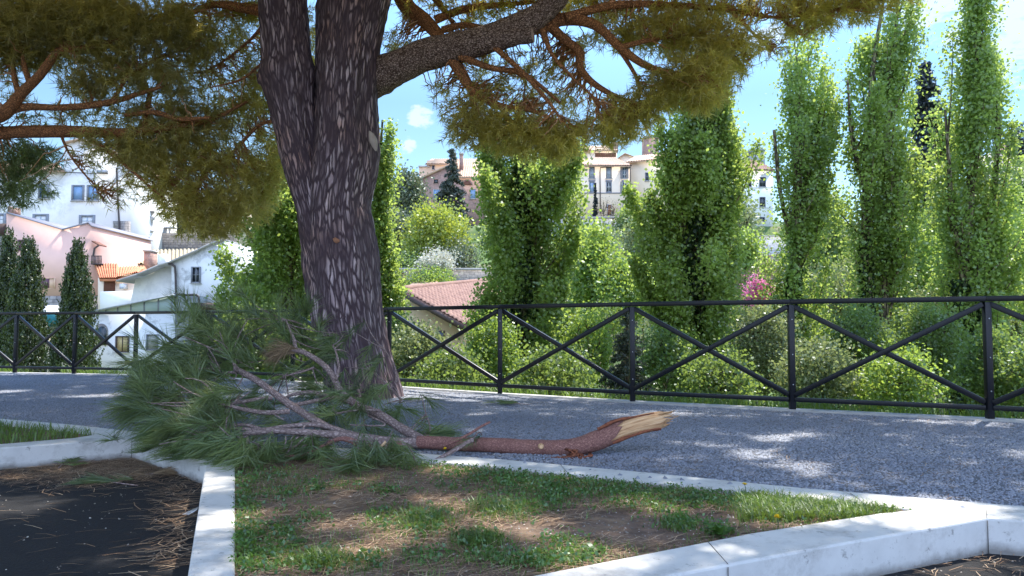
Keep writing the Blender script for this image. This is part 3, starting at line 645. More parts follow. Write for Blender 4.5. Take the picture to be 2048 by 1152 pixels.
# limbs on the left of the main trunk (towards the viewer's left, behind the stem)
for s_ in ([(560, 10, 14, 9.6), (520, 20, 12, 9.7), (480, 15, 10, 9.8), (420, 10, 7, 9.9), (360, 40, 5, 10)],
           [(560, 95, 3, 9.6), (520, 130, 3, 9.6), (480, 160, 2.5, 9.5), (420, 175, 1.5, 9.4)],
           [(575, 240, 4, 9.6), (520, 250, 3.5, 9.8), (470, 300, 3, 9.9), (420, 340, 2.5, 9.9), (360, 400, 2, 9.9)],
           [(535, 40, 4, 9.6), (500, 80, 3, 9.7), (450, 120, 2.5, 9.8), (400, 150, 2, 9.9)]):
    limb(pine, s_, 40, 10, M['orangebark'], 0.08, 'limb')
N_MAIN = len(LIMBS)
# neighbouring pine, its trunk stands outside the frame to the left
pine2 = thing('pine_tree', 'neighbouring pine whose bare orange limbs and dark needles reach in from the left edge', 'tree', (-9.2, 9.6, 0))
b = Buf(); Pq, rq = smooth_path([(-9.2, 9.6, -0.1), (-9.1, 9.6, 1.2), (-8.9, 9.65, 2.4), (-8.95, 9.7, 3.6), (-9.1, 9.8, 5.5), (-9.0, 10, 8.5)], 200, [.42, .36, .33, .30, .26, .12])
tube(b, Pq, rq, 64, True, 0.06, 6, wob_trunk); b.build('trunk', M['bark'], pine2, smooth=True)
S2 = [
 [(-460, 300, 22, 9.65), (-200, 285, 17, 9.6), (0, 266, 13.5, 9.5), (80, 263, 13, 9.5), (160, 263, 12, 9.5), (250, 266, 10, 9.5), (330, 255, 8, 9.5), (420, 240, 5, 9.6), (500, 200, 3, 9.7)],
 [(-420, 370, 24, 9.65), (-200, 310, 20, 9.5), (-60, 250, 17, 9.3), (10, 225, 15, 9.2), (40, 190, 11, 9.1), (80, 150, 9, 9.0), (118, 102, 8, 9.0), (160, 97, 6, 9), (230, 80, 5, 9.1), (300, 45, 4, 9.2), (360, 20, 3, 9.3)],
 [(5, 226, 10, 9.2), (50, 214, 8, 9.2), (110, 215, 7, 9.2), (170, 212, 7, 9.2), (225, 203, 6, 9.2), (270, 190, 5, 9.3), (320, 175, 3, 9.3)],
 [(60, 168, 6, 9.05), (48, 130, 5, 9.0), (46, 95, 4, 9.0)], [(38, 190, 6, 9.1), (28, 150, 5, 9.1), (25, 100, 4, 9.1)],
 [(118, 102, 5, 9), (150, 60, 4, 9), (160, 20, 3, 9)], [(290, 262, 6, 9.5), (295, 220, 6, 9.5), (300, 180, 4, 9.5)],
 [(250, 230, 4, 9.4), (310, 225, 5, 9.4), (360, 238, 5, 9.4), (420, 235, 3, 9.4)],
 [(160, 265, 5, 9.5), (200, 290, 4, 9.5), (250, 330, 3, 9.5), (330, 400, 2, 9.5)], [(120, 265, 3, 9.5), (140, 310, 2, 9.5), (180, 360, 1.5, 9.5), (220, 390, 1, 9.5)],
 [(225, 203, 4, 9.2), (260, 150, 4, 9.3), (330, 110, 3, 9.4)],
]
for s_ in S2: limb(pine2, s_, 50, 12, OB, 0.08, 'limb')
LM = np.concatenate(LIMBS[:N_MAIN]); LN = np.concatenate(LIMBS[N_MAIN:])

def clump_tufts(cl, n, shell=0.5):
    """random points in a screen-sized ellipsoid at depth Y: (px,py,rx,ry,Y)"""
    px, py, rx, ry, Y = cl; s = Y/F
    u = norm(rng.normal(size=(n, 3)))*(rng.random(n)**shell)[:, None]
    c = at(px, py, Y); return c+u*np.array([rx*s, max(0.35, 0.8*min(rx, ry)*s*1.6), ry*s]), c
def tuft(buf, C, axis, k, L, wd, spread=0.8, droop=0.15):
    n = len(C); base = np.repeat(C, k, 0); ax = np.repeat(axis, k, 0)
    base = base+ax*rng.uniform(-0.03, 0.09, (n*k, 1))
    d = norm(ax*0.55+norm(rng.normal(size=(n*k, 3)))*spread+np.array([0, 0, -droop]))
    tnt = np.clip(np.repeat(rng.uniform(0.05, 0.95, n), k)+rng.normal(0, 0.12, n*k), 0.02, 1)
    needles(buf, base, d, L*rng.uniform(0.7, 1.15, n*k), wd, tnt)
def twigs(buf, A, B_, r=0.006, sag=0.25):
    for a, c in zip(A, B_):
        l = np.linalg.norm(c-a); m = (a+c)/2+rng.normal(0, 0.10, 3)*l+np.array([0, 0, sag*l*rng.uniform(-.6, .5)])
        tt_ = np.linspace(0, 1, 7)[:, None]; P_ = a*(1-tt_)**2+2*m*tt_*(1-tt_)+c*tt_**2
        P_[1:-1] += rng.normal(0, 0.012, (5, 3))
        tube(buf, P_, np.linspace(r*1.5, r*0.45, 7), 4, False, tint=rng.uniform(0.05, 1))
def crown(parent, clumps, limbs, mneedle, ntw, name='crown', K=15, L=0.125, wd=0.0102, dens=1.0, tw_r=0.0065):
    bn, bt = Buf(), Buf()
    for cl in clumps:
        px, py, rx, ry, Y = cl[:5]; d_ = cl[5] if len(cl) > 5 else 1.0
        n = int(rx*ry*0.064*(d_ if d_ > .62 else d_*.72)*dens)+6
        C, c = clump_tufts((px, py, rx, ry, Y), n)
        C = C[gap_mask(C)]
        if not len(C): continue
        j = np.argmin(np.linalg.norm(limbs-c, axis=1)); 
        ax = norm(norm(C-limbs[j])+rng.normal(0, 0.5, C.shape))
        tuft(bn, C, ax, K, L, wd)
        m = int(ntw*(3.2 if d_ < .62 else 1.5)*(0.35+rx*ry/6000)); 
        tgt = C[rng.integers(0, len(C), m)]
        near = limbs[[np.argmin(np.linalg.norm(limbs-q_, axis=1)+rng.uniform(0, .5, len(limbs))) for q_ in tgt]]
        lg = np.linalg.norm(tgt-near, axis=1) < 3.2
        twigs(bt, near[lg], tgt[lg], tw_r)
    o = bn.build(name, mneedle, parent); bt.build('twigs', M['twig'], o)['kind'] = 'stuff'; return o
main_cl = [  # right of the trunk
 (945, 240, 55, 50, 9.0, .9), (1000, 262, 70, 46, 8.9, 1.1), (1065, 275, 80, 46, 8.8, 1.25), (1135, 278, 70, 42, 8.8, 1.2), (1205, 258, 62, 36, 8.7, 1.1), (1265, 235, 50, 36, 8.6, 1.0), (1300, 205, 55, 36, 8.5, 1),
 (990, 175, 90, 55, 9.3, .5), (885, 180, 22, 48, 9.3, .45), (915, 270, 28, 26, 9.0, .6), (1110, 190, 100, 50, 9.4, .5), (1080, 130, 90, 30, 9.3, .6), (1220, 230, 40, 40, 8.6, .6),
 (1345, 165, 70, 42, 8.4, 1.0), (1400, 160, 75, 52, 8.3, 1.2), (1400, 190, 50, 28, 8.2, 1.0), (1430, 90, 95, 48, 8.6, 1.2), (1340, 70, 90, 40, 8.8, 1.1), (1260, 60, 80, 36, 8.9, 1), (1470, 120, 40, 40, 8.5, .7),
 (1390, 20, 130, 40, 8.9, 1), (1520, 15, 50, 30, 8.8, .6), (1605, 40, 50, 34, 8.9, 1.2), (1620, 5, 80, 26, 9, 1.2), (1715, 14, 70, 26, 9, 1.2), (1660, 30, 36, 30, 9, .8), (1545, 95, 26, 22, 8.8, .5), (1790, -15, 60, 22, 9.1, .9),
 (800, 95, 36, 50, 9.9, .5), (830, 10, 50, 40, 10, .6), (950, 20, 90, 30, 9.9, .8), (1080, -8, 120, 34, 9.8, .9), (1210, 12, 90, 34, 9.2, 1), (930, 75, 40, 30, 10, .5), (1150, 95, 60, 30, 9.5, .6), (960, 125, 40, 24, 9.7, .5),
]
main_left = [(320, 365, 60, 50, 9.8, .9), (375, 395, 70, 56, 9.8, 1.2), (430, 420, 66, 50, 9.8, 1.2), (490, 390, 55, 60, 9.8, 1.15), (530, 330, 40, 80, 9.9, 1.1), (450, 330, 75, 50, 9.9, 1.2), (370, 310, 90, 44, 9.9, 1.0), (290, 320, 46, 40, 9.9, .8), (400, 455, 50, 24, 9.7, .9), (470, 450, 30, 22, 9.8, .6),
 (530, 220, 36, 70, 9.9, .9), (470, 240, 66, 50, 10, .7), (500, 150, 40, 60, 10, .8), (540, 100, 26, 50, 10, .7), (420, 150, 80, 50, 10.0, .55), (450, 60, 80, 36, 10.1, .7), (500, 15, 60, 26, 10, .8), (620, 70, 16, 60, 10.3, .7), (622, 130, 10, 30, 10.3, 1)]
crown(pine, main_cl, LM, M['needle'], 26)
crown(pine, main_left, LM, M['needle'], 14)
left_cl = [(60, 50, 110, 52, 9.0, 1.6), (190, 40, 110, 48, 9.0, 1.4), (310, 50, 90, 46, 9.1, 1.2), (20, 100, 60, 34, 9.1, 1.4), (150, 100, 90, 34, 9.1, 1.0), (120, 10, 160, 40, 9.2, 1.5), (250, 110, 80, 34, 9.3, .9), (380, 70, 60, 50, 9.4, .8), (330, 150, 90, 38, 9.5, .7), (220, 165, 70, 34, 9.3, .9), (170, 180, 46, 24, 9.2, .9),
 (60, 120, 50, 24, 9.2, .7), (260, 230, 70, 26, 9.5, .7), (340, 210, 80, 34, 9.6, .7), (400, 250, 80, 34, 9.7, .9), (210, 285, 60, 26, 9.6, .9), (270, 300, 60, 34, 9.6, 1), (330, 275, 80, 30, 9.6, 1), (150, 235, 60, 16, 9.5, .6), (30, 200, 40, 18, 9.4, .35), (180, 330, 36, 40, 9.7, .16), (230, 380, 30, 24, 9.7, .3), (210, 395, 50, 12, 9.7, .12), (0, 150, 26, 26, 9.3, .6)]
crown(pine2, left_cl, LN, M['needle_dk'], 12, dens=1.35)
crown(pine2, [(420, 100, 80, 40, 9.9, .63), (300, 130, 90, 24, 9.8, .63), (480, 20, 60, 26, 10, .7), (380, 20, 90, 26, 10, .8), (350, 260, 80, 20, 9.9, .7), (470, 200, 50, 30, 10.1, .63)], LN, M['needle'], 8)
crown(pine2, [(30, 335, 60, 44, 9.9, 1.3), (80, 312, 44, 26, 9.9, .9), (20, 385, 46, 26, 9.8, 1.1), (75, 372, 22, 22, 9.8, .8), (45, 300, 60, 22, 9.9, 1), (40, 240, 46, 14, 10, .6)], LN, M['needle_br'], 6)
# the high umbrella of both crowns, above the frame: it throws the shade the photo shows
n = 60000
C = np.stack([rng.uniform(-11, 9.5, n), rng.uniform(1.0, 18.5, n), np.zeros(n)], 1)
lim = np.maximum(5.4, 0.46*C[:, 1]+1.25); C[:, 2] = lim+rng.random(n)**1.3*1.7
dens_ = noise(C*[1, 1, 0.2], 0.9)
C = C[(dens_ > -0.75) & gap_mask(C) & ((C[:, 1] < 12.6) | (C[:, 0] < 0.3)) & ((C[:, 1] < 9.2) | (C[:, 0] < -3.0) | (rng.random(len(C)) < .58))]
cut = C[:, 0] < -3.6
for par, sel, lm in ((pine, ~cut, LM), (pine2, cut, LN)):
    bn = Buf(); tuft(bn, C[sel], norm(rng.normal(size=(sel.sum(), 3))), 16, 0.30, 0.026); bn.build('crown', M['needle'], par)
# upper limbs that carry the umbrella
for par, root, N_ in ((pine, at(745, -220, PY), 9), (pine2, np.array([-9.0, 9.9, 6.5]), 6)):
    for k in range(N_):
        a = k/N_*6.28+0.4; e = root+np.array([math.cos(a)*4.2, math.sin(a)*3.6, 2.2]); 
        if e[2]-0.8 < 0.47*e[1]+0.5: e[2] = 0.47*e[1]+1.6
        bb = Buf(); P_, r_ = smooth_path([root, root*0.6+e*0.4+[0, 0, 0.5], e], 20, [.12, .08, .03]); tube(bb, P_, r_, 10, True, 0.1); bb.build('limb', OB, par, smooth=True)
# ------------------------------------------------------------------ buildings
def wall(parent, pts, Y, depth, m, name='wall', out=0.0):
    b = Buf(); prism(b, [at(x, y, Y)-np.array([0, out, 0]) for x, y in pts], (0, depth, 0)); return b.build(name, m, parent)
def rectb(b, x0, y0, x1, y1, Y, o0, o1):
    a, c = at(x0, y0, Y), at(x1, y1, Y); box(b, (min(a[0], c[0]), Y-o1, min(a[2], c[2])), (max(a[0], c[0]), Y-o0, max(a[2], c[2])))
def window(parent, x0, y0, x1, y1, Y, fm, pm, fw=2.2, sill=True, bars=1, trans=True, name='window', shut=None, bm_=None):
    b = Buf()
    rectb(b, x0, y0, x0+fw, y1, Y, -0.01, 0.07); rectb(b, x1-fw, y0, x1, y1, Y, -0.01, 0.07); rectb(b, x0+fw, y0, x1-fw, y0+fw, Y, -0.01, 0.065); rectb(b, x0+fw, y1-fw, x1-fw, y1, Y, -0.01, 0.065)
    f = b.build(name, fm, parent)
    b = Buf(); rectb(b, x0+fw, y0+fw, x1-fw, y1-fw, Y, -0.01, 0.012); b.build('pane', pm, f)
    if bars:
        b = Buf(); xm = (x0+x1)/2; rectb(b, xm-fw*.22, y0+fw, xm+fw*.22, y1-fw, Y, 0.011, 0.035)
        if trans:
            for q in range(1, bars+1): ym = y0+(y1-y0)*q/(bars+1); rectb(b, x0+fw, ym-fw*.18, xm-fw*.22, ym+fw*.18, Y, 0.011, 0.03); rectb(b, xm+fw*.22, ym-fw*.18, x1-fw, ym+fw*.18, Y, 0.011, 0.03)
        b.build('glazing_bar', bm_ or fm, f)
    if sill:
        b = Buf(); rectb(b, x0-fw*.8, y1, x1+fw*.8, y1+fw*.7, Y, -0.01, 0.14); b.build('sill', M['concrete'], f)
    if shut:
        for sx0, sx1 in shut:
            b = Buf(); rectb(b, sx0, y0, sx1, y1, Y, 0.0, 0.05)
            for q in range(8): yy = y0+(y1-y0)*(q+.3)/8; rectb(b, sx0+.5, yy, sx1-.5, yy+(y1-y0)*.05, Y, 0.049, 0.065)
            b.build('shutter', M['shutter_grey'] if Y > 90 else M['shutter_blue'], f)
    return f
def tile_roof(parent, p00, p10, p11, p01, nu, nv, amp, m, name='roof', step=0.05, thick=0.12):
    """p00-p10 along the eave (u), p01-p11 along the ridge"""
    p00, p10, p11, p01 = [np.array(p, float) for p in (p00, p10, p11, p01)]
    ku, kv = nu*8+1, nv*3+1
    u = np.linspace(0, 1, ku); v = np.linspace(0, 1, kv)
    G = ((1-u)[:, None, None]*(1-v)[None, :, None]*p00+u[:, None, None]*(1-v)[None, :, None]*p10+u[:, None, None]*v[None, :, None]*p11+(1-u)[:, None, None]*v[None, :, None]*p01)
    n = norm(np.cross(p10-p00, p01-p00)); 
    if n[2] < 0: n = -n
    h = amp*np.abs(np.sin(np.pi*u*nu))[:, None]**0.8+0*v[None, :]
    fr = (v*nv+1e-6) % 1.0; h = h+(step*(1-fr))[None, :]
    jit = noise(G, 3.0)*amp*0.25
    V = G+n*(h+jit)[..., None]
    I = np.arange(ku-1)[:, None]*kv; J = np.arange(kv-1)[None, :]
    q = np.stack([I+J, I+kv+J, I+kv+J+1, I+J+1], -1).reshape(-1, 4); b = Buf(); b.add(V.reshape(-1, 3), q)
    prism(b, [p00-n*.01, p10-n*.01, p11-n*.01, p01-n*.01], -n*thick); return b.build(name, m, parent)
def pole(parent, pts, r, m, name, sides=8):
    b = Buf(); tube(b, pts, r, sides); return b.build(name, m, parent)
def bcenter(x, Y): return (ip(x, Y), Y+1, -3)

# tall white building
Y = 62; B = thing('white_building', 'tall white plastered building rising behind the pink house', 'building', bcenter(120, Y))
wall(B, [(-160, 344), (128, 344), (128, 286), (160, 279), (215, 300), (257, 330), (257, 640), (-160, 640)], Y, 9, M['white_wall'])
tile_roof(B, at(-165, 342, Y-.4), at(130, 341, Y-.4), at(118, 330, Y+3), at(-165, 318, Y+3), 26, 6, .07, M['far_tile'])
b = Buf(); prism(b, [at(126, 287, Y-.25), at(160, 279.5, Y-.25), at(217, 300, Y-.25), at(259, 331, Y-.25), at(259, 328, Y-.25), at(217, 296, Y-.25), at(160, 275.5, Y-.25), at(126, 283, Y-.25)], (0, 9.4, 0)); b.build('roof', M['far_tile'], B)
window(B, 77, 368, 98, 397, Y, M['greyframe'], M['glass_sky'], 2.4, shut=[(88, 98.5)])
for x0, x1 in ((144, 168.5), (174.5, 198)): window(B, x0, 370, x1, 401.5, Y, M['greyframe'], M['bluepane'], 2.6, sill=True, bars=0)
window(B, 66, 428, 97, 462, Y, M['greyframe'], M['whiteframe'], 4, bars=2, sill=False, bm_=M['shutter_blue']); window(B, 159, 430, 190, 466, Y, M['greyframe'], M['whiteframe'], 4, bars=2, sill=False, bm_=M['shutter_blue']); window(B, -14, 427, 12, 462, Y, M['greyframe'], M['whiteframe'], 4, bars=2, sill=False, bm_=M['shutter_blue'])
pole(B, [at(233, 336, Y-.12), at(235, 380, Y-.12), at(238, 440, Y-.12), at(239, 490, Y-.12)], .07, M['pipe'], 'drainpipe')
pole(B, smooth_path([at(129, 344, Y-.12), at(170, 346, Y-.12), at(216, 347, Y-.12)], 12), .035, M['pipe'], 'cable')
b = Buf(); rectb(b, 197, 342, 216, 347, Y, 0, .3); b.build('cable_box', M['metalgrey'], B)
b = Buf(); prism(b, [at(x, y, Y-.06) for x, y in [(226, 442), (257.5, 442), (257.5, 640), (232, 640), (234, 500), (230, 480), (232, 466), (227, 456)]], (0, .3, 0)); b.build('stone_quoin', M['stone'], B)
# stone retaining wall and cream building further back on the left
Y = 68; B = thing('stone_wall', 'dark rough stone wall above the old tiled roof left of the pine', 'wall', bcenter(330, Y)); wall(B, [(252, 461), (330, 466), (470, 470), (470, 560), (252, 560)], Y, 1.2, M['dkstone'])
b = Buf()
for k in range(9): c = at(283+k*7, 466, Y+.6); tube(b, [c+[0, 0, z] for z in (-.1, .1, .28, .42, .6)], [.10, .06, .12, .06, .1], 8)
rectb(b, 278, 452.5, 345, 455, Y, -1, -.3); b.build('balustrade', M['palestone'], B)
Y = 76; B = thing('cream_building', 'cream villa with balcony and arches half hidden behind hanging pine needles', 'building', bcenter(330, Y))
wall(B, [(252, 392), (470, 392), (470, 500), (252, 500)], Y, 9, M['buff_wall'])
b = Buf(); rectb(b, 252, 405, 470, 414, Y, 0, .9); b.build('balcony', M['buff_wall'], B)
b = Buf(); 
for k in range(16): rectb(b, 257+k*6, 394, 259+k*6, 404.5, Y, .7, .85)
b.build('railing', M['pipe'], B)
for x0 in (300, 352, 400): window(B, x0, 424, x0+22, 470, Y, M['concrete'], M['glass_dark'], 2, bars=0, sill=False, name='opening')
window(B, 259, 450, 270, 461, Y, M['greyframe'], M['glass_dark'], 1.5, bars=0, sill=False)
b = Buf(); rectb(b, 276, 452.5, 305, 454.5, Y, -.01, .12); b.build('ledge', M['pipe'], B)
Y = 67; LP = thing('street_lamp', 'small white globe lamp on a dark pole before the cream villa', 'lamp', bcenter(276, Y))
pole(LP, [at(276, 462, Y), at(276, 445, Y), at(275.5, 431, Y), at(272.5, 428.5, Y)], .05, M['pipe'], 'pole'); b = Buf(); c = at(271, 428, Y); tube(b, [c+[0, 0, z] for z in (-.17, -.13, 0, .13, .17)], [.05, .14, .2, .14, .04], 12); b.build('globe', M['whiteframe'], LP, smooth=True)
Y = 66; LP = thing('stone_pillar', 'carved stone pillar with an urn top standing by the small globe lamp', 'pillar', bcenter(300, Y)); b = Buf(); c = at(301, 463, Y); tube(b, [c+[0, 0, z] for z in (0, .1, .12, .95, 1.0, 1.2, 1.3, 1.36)], [.3, .3, .2, .17, .3, .34, .22, .05], 12); b.build('shaft', M['palestone'], LP); b = Buf(); tube(b, [c+[0, 0, z] for z in (1.35, 1.4, 1.6, 1.75, 1.78)], [.1, .08, .25, .3, .26], 12); b.build('urn', M['stone'], LP)
# pink house
Y = 48; B = thing('pink_house', 'pink house with a dipped gable line and plum shutters', 'house', bcenter(100, Y))
wall(B, [(13, 425), (124, 459), (175, 445.5), (182, 452), (182.5, 480), (188, 513), (195, 548), (201, 571), (202, 592), (13, 592)], Y, 8, M['pink_wall'])
wall(B, [(13, 592), (202, 592), (204, 660), (13, 660)], Y, 8, M['stone'], 'stone_base', .03)
wall(B, [(-90, 470), (13, 470), (13, 660), (-90, 660)], Y+.5, 7, M['stone'], 'wall')
wall(B, [(-90, 448), (13, 447), (13, 470), (-90, 470)], Y+.4, 7, M['dkbrown'], 'terrace')
b = Buf(); P1 = [(11.5, 423.5), (124, 457.5), (176, 443.5), (183.5, 451)]
top = [at(x, y, Y-.1) for x, y in P1]; low = [at(x, y+2.4, Y-.1) for x, y in P1]
for i in range(3): prism(b, [top[i], top[i+1], low[i+1], low[i]], (0, 8.2, 0))
b.build('coping', M['shutter_grey'], B)
window(B, 36, 479.5, 62.5, 502, Y, M['plum'], M['plum'], 2, sill=False); 
window(B, 79, 556, 111, 577.5, Y, M['apricot_wall'], M['apricot_wall'], 1.2, sill=False, bars=0); b = Buf(); rectb(b, 80, 557, 98.5, 576.5, Y, .0, .06); b.build('shutter', M['plum'], B)
b = Buf(); prism(b, [at(183, 481, Y-.3), at(198, 489, Y-.3), at(198, 491.5, Y-.3), at(183, 483.5, Y-.3)], (0, .9, 0)); b.build('awning_roof', M['brown'], B)
pole(B, [at(197, 491, Y-.3), at(189, 497, Y-.3), at(186.5, 512, Y-.3)], .06, M['pipe'], 'gutter')
wall(B, [(15, 413), (22, 413), (22, 428), (15, 426)], Y+2, 1, M['brick'], 'chimney')
b = Buf()
for k in range(8): rectb(b, 189+k*2.7, 513, 189.6+k*2.7, 528, Y, .3, .36)
rectb(b, 188.5, 512.2, 209, 513.2, Y, .28, .38); rectb(b, 188.5, 528, 209, 530, Y, -1.5, .4); b.build('balcony_railing', M['pipe'], B)
# old tiled roof house
Y = 54; B = thing('low_house', 'low brick house under an old yellowish tiled roof below the stone wall', 'house', bcenter(310, Y))
wall(B, [(234, 528), (400, 528), (400, 620), (234, 620)], Y+.3, 6, M['brick'])
tile_roof(B, at(232, 530, Y-.3), at(420, 530, Y-.3), at(420, 501, Y+4), at(234, 505, Y+4), 24, 6, .13, M['old_tile'])
wall(B, [(288, 503), (302, 503), (302, 541), (288, 541)], Y-1.5, .9, M['brick'], 'chimney'); b = Buf(); rectb(b, 286.5, 500, 303.5, 503, Y-1.5, -1, .1); b.build('chimney_cap', M['concrete'], B)
LP = thing('aerial_mast', 'thin pale aerial mast standing above the old tiled roof', 'aerial', bcenter(300, Y)); pole(LP, [at(300.5, 505, Y+2), at(300, 467, Y+2)], .035, M['whiteframe'], 'mast'); pole(LP, [at(296, 468, Y+2), at(305, 468.5, Y+2)], .025, M['whiteframe'], 'crossbar')
# orange tiled outbuilding
Y = 46.5; B = thing('outbuilding', 'small cream outbuilding with bright orange roof tiles and a brown door', 'house', bcenter(235, Y))
wall(B, [(196, 556), (286, 545), (286, 640), (196, 640)], Y, 4, M['cream_wall'])
tile_roof(B, at(199, 559, Y-.5), at(236, 558.5, Y-.5), at(236, 531, Y+1.6), at(190, 531, Y+1.6), 9, 5, .10, M['orange_tile'])
tile_roof(B, at(236, 557, Y-.5), at(276, 546, Y-.5), at(292, 536, Y+1.6), at(235, 537, Y+1.6), 10, 4, .10, M['orange_tile'])
b = Buf(); rectb(b, 208.5, 561, 230, 583, Y, 0, .06); 
d_ = b.build('door', M['brown'], B); b = Buf()
for k in range(9): rectb(b, 210, 562.5+k*2.2, 228.5, 563.6+k*2.2, Y, .059, .08)
b.build('slat', M['brown'], d_)
wall(B, [(200, 583), (275, 581.5), (275, 640), (200, 640)], Y-1.2, .3, M['white_wall'], 'parapet')
LP = thing('boiler', 'white wall boiler on the terrace right of the brown door', 'boiler', tuple(at(251, 578, Y-.4))); b = Buf(); rectb(b, 246.5, 568, 256.5, 578.5, Y, .1, .45); b.build('casing', M['whiteframe'], LP); b = Buf(); rectb(b, 248.5, 575.5, 254.5, 577.2, Y, .449, .47); b.build('panel', M['shutter_blue'], LP)
# lower white house with the sloping verge
Y = 42; B = thing('white_house', 'weathered white house with a sloping verge and peeling plaster', 'house', bcenter(360, Y))
wall(B, [(343, 523), (396, 499), (420, 487.5), (445, 480), (470, 490), (470, 640), (343, 640)], Y, 8, M['worn_wall'])
wall(B, [(273, 549), (316, 531), (343, 524), (343, 640), (262, 640), (262, 600)], Y+.6, 7, M['white_wall'], 'side_wall')
vg = [(232, 560), (273, 547), (316, 529), (340, 521.5), (396, 497), (420, 485.5), (446, 477)]
b = Buf()
for i in range(len(vg)-1): prism(b, [at(vg[i][0], vg[i][1], Y-.25), at(vg[i+1][0], vg[i+1][1], Y-.25), at(vg[i+1][0], vg[i+1][1]+3.2, Y-.25), at(vg[i][0], vg[i][1]+3.2, Y-.25)], (0, 8.4, 0))
b.build('verge_coping', M['concrete'], B)
window(B, 383, 533.5, 401.5, 566, Y, M['greyframe'], M['glass_dark'], 2.2, bars=1, sill=True)
pole(B, smooth_path([at(337, 527, Y-.1), at(347, 531, Y-.12), at(350.5, 540, Y-.12), at(352, 588, Y-.12)], 20), .06, M['pipe'], 'drainpipe')
wall(B, [(315, 509), (328.5, 507), (328.5, 531), (315, 535)], Y+.3, .8, M['white_wall'], 'chimney')
b = Buf(); rectb(b, 400, 607, 440, 620, Y, -.1, 1.2); b.build('canopy', M['dkbrown'], B)
Y = 40.6; B2 = thing('annex', 'white annex with greenish glazed lean to, arch and two curtained windows', 'building', bcenter(265, Y))
wall(B2, [(180, 627), (347, 627), (347, 800), (180, 800)], Y, 1.2, M['worn_wall'])
wall(B2, [(347, 590), (397, 592), (397, 800), (347, 800)], Y+.2, 1.2, M['grey_wall'], 'grey_wall')
pole(B2, smooth_path([at(348, 588, Y), at(372, 590, Y), at(396, 592, Y), at(397.5, 620, Y)], 20), .06, M['pipe'], 'drainpipe')
gl = Buf(); prism(gl, [at(x, y, Y-.02) for x, y in [(184, 626.8), (345, 626.8), (345, 591), (184, 623)]], (0, .9, 0)); g_ = gl.build('glazing', M['green_glass'], B2)
b = Buf()
for x in (212, 235.5, 262, 289, 317.5, 344.5): yt = 622.5-(x-184)/161*31.5; rectb(b, x-.7, yt, x+.7, 626.6, Y, .015, .06)
b.build('mullion', M['greyframe'], g_)
b = Buf(); prism(b, [at(182, 621.5, Y-.35), at(346, 588.5, Y-.35), at(346, 591, Y-.35), at(182, 624, Y-.35)], (0, 2.0, 0)); b.build('lean_to_roof', M['metalgrey'], B2)
window(B2, 232, 672, 258.5, 704.5, Y, M['dkbrown'], M['curtain'], 1.8, bars=1, trans=False, sill=True); window(B2, 293, 668.5, 316.5, 700.5, Y, M['greyframe'], M['screen'], 1.4, bars=0, sill=True)
b = Buf(); cx, cy = 202, 662; arc = [(cx+13*math.cos(a), cy-13*math.sin(a)*1.15) for a in np.linspace(0, math.pi, 14)]+[(cx-13, 690), (cx+13, 690)]
prism(b, [at(x, y, Y-.05) for x, y in arc], (0, .2, 0)); ar = b.build('arch', M['stone'], B2)
arc = [(cx+2+9*math.cos(a), cy+1-9*math.sin(a)*1.15) for a in np.linspace(0, math.pi, 14)]+[(cx-7, 690), (cx+11, 690)]
b = Buf(); prism(b, [at(x, y, Y-.07) for x, y in arc], (0, .1, 0)); b.build('opening', M['glass_dark'], ar)
Y = 37; A = thing('awning', 'teal awning with white top between the cypresses', 'awning', bcenter(102, Y))
b = Buf(); prism(b, [at(84, 626, Y), at(120, 626, Y), at(118, 653, Y), at(86, 653, Y)], (0, .05, 0)); b.build('cloth', M['teal'], A)
b = Buf(); prism(b, [at(84, 625.5, Y), at(120, 625.5, Y), at(117, 613, Y+2), at(86, 613, Y+2)], (0, .02, .05)); b.build('top', M['canvas'], A)
Y = 37.5; A = thing('garden_wall', 'low pale garden wall glimpsed between two cypresses under the teal awning', 'wall', bcenter(105, Y)); wall(A, [(40, 672), (135, 672), (135, 800), (40, 800)], Y, .4, M['buff_wall']); b = Buf(); rectb(b, 38, 669, 137, 672, Y, -.5, .1); b.build('coping', M['concrete'], A)

# tiled roof house in the middle
B = thing('tiled_house', 'tan house under a pink tiled roof in the valley right of the trunk', 'house', bcenter(870, 36))
r0, r1, e1, e0 = at(806, 581, 37), at(985, 562, 50), at(1090, 606, 46), at(930, 650, 34)
tile_roof(B, e0, e1, r1, r0, 34, 16, .09, M['pink_tile'], step=.09)
b = Buf(); d_ = norm(r1-r0); 
tube(b, [r0+[0, 0, .08], r1+[0, 0, .08]], .16, 10); b.build('ridge_tiles', M['pink_tile'], B)
b = Buf(); lx = 2*r0-e0; lx[2] = e0[2]; base = -6.0
g0 = e0-d_*-.5; p_ = [r0+d_*.5, e0+d_*.5, np.array([(e0+d_*.5)[0], (e0+d_*.5)[1], base]), np.array([(lx+d_*.5)[0], (lx+d_*.5)[1], base]), lx+d_*.5]
p_ = [q_-np.array([0, 0, .22]) for q_ in p_]
prism(b, p_[::-1], d_*9); b.build('wall', M['tan_wall'], B)
b = Buf(); beam(b, r0-[0, 0, .16]-d_*.05, e0-[0, 0, .16]-d_*.05, .10, .22); b.build('bargeboard', M['dkbrown'], B)
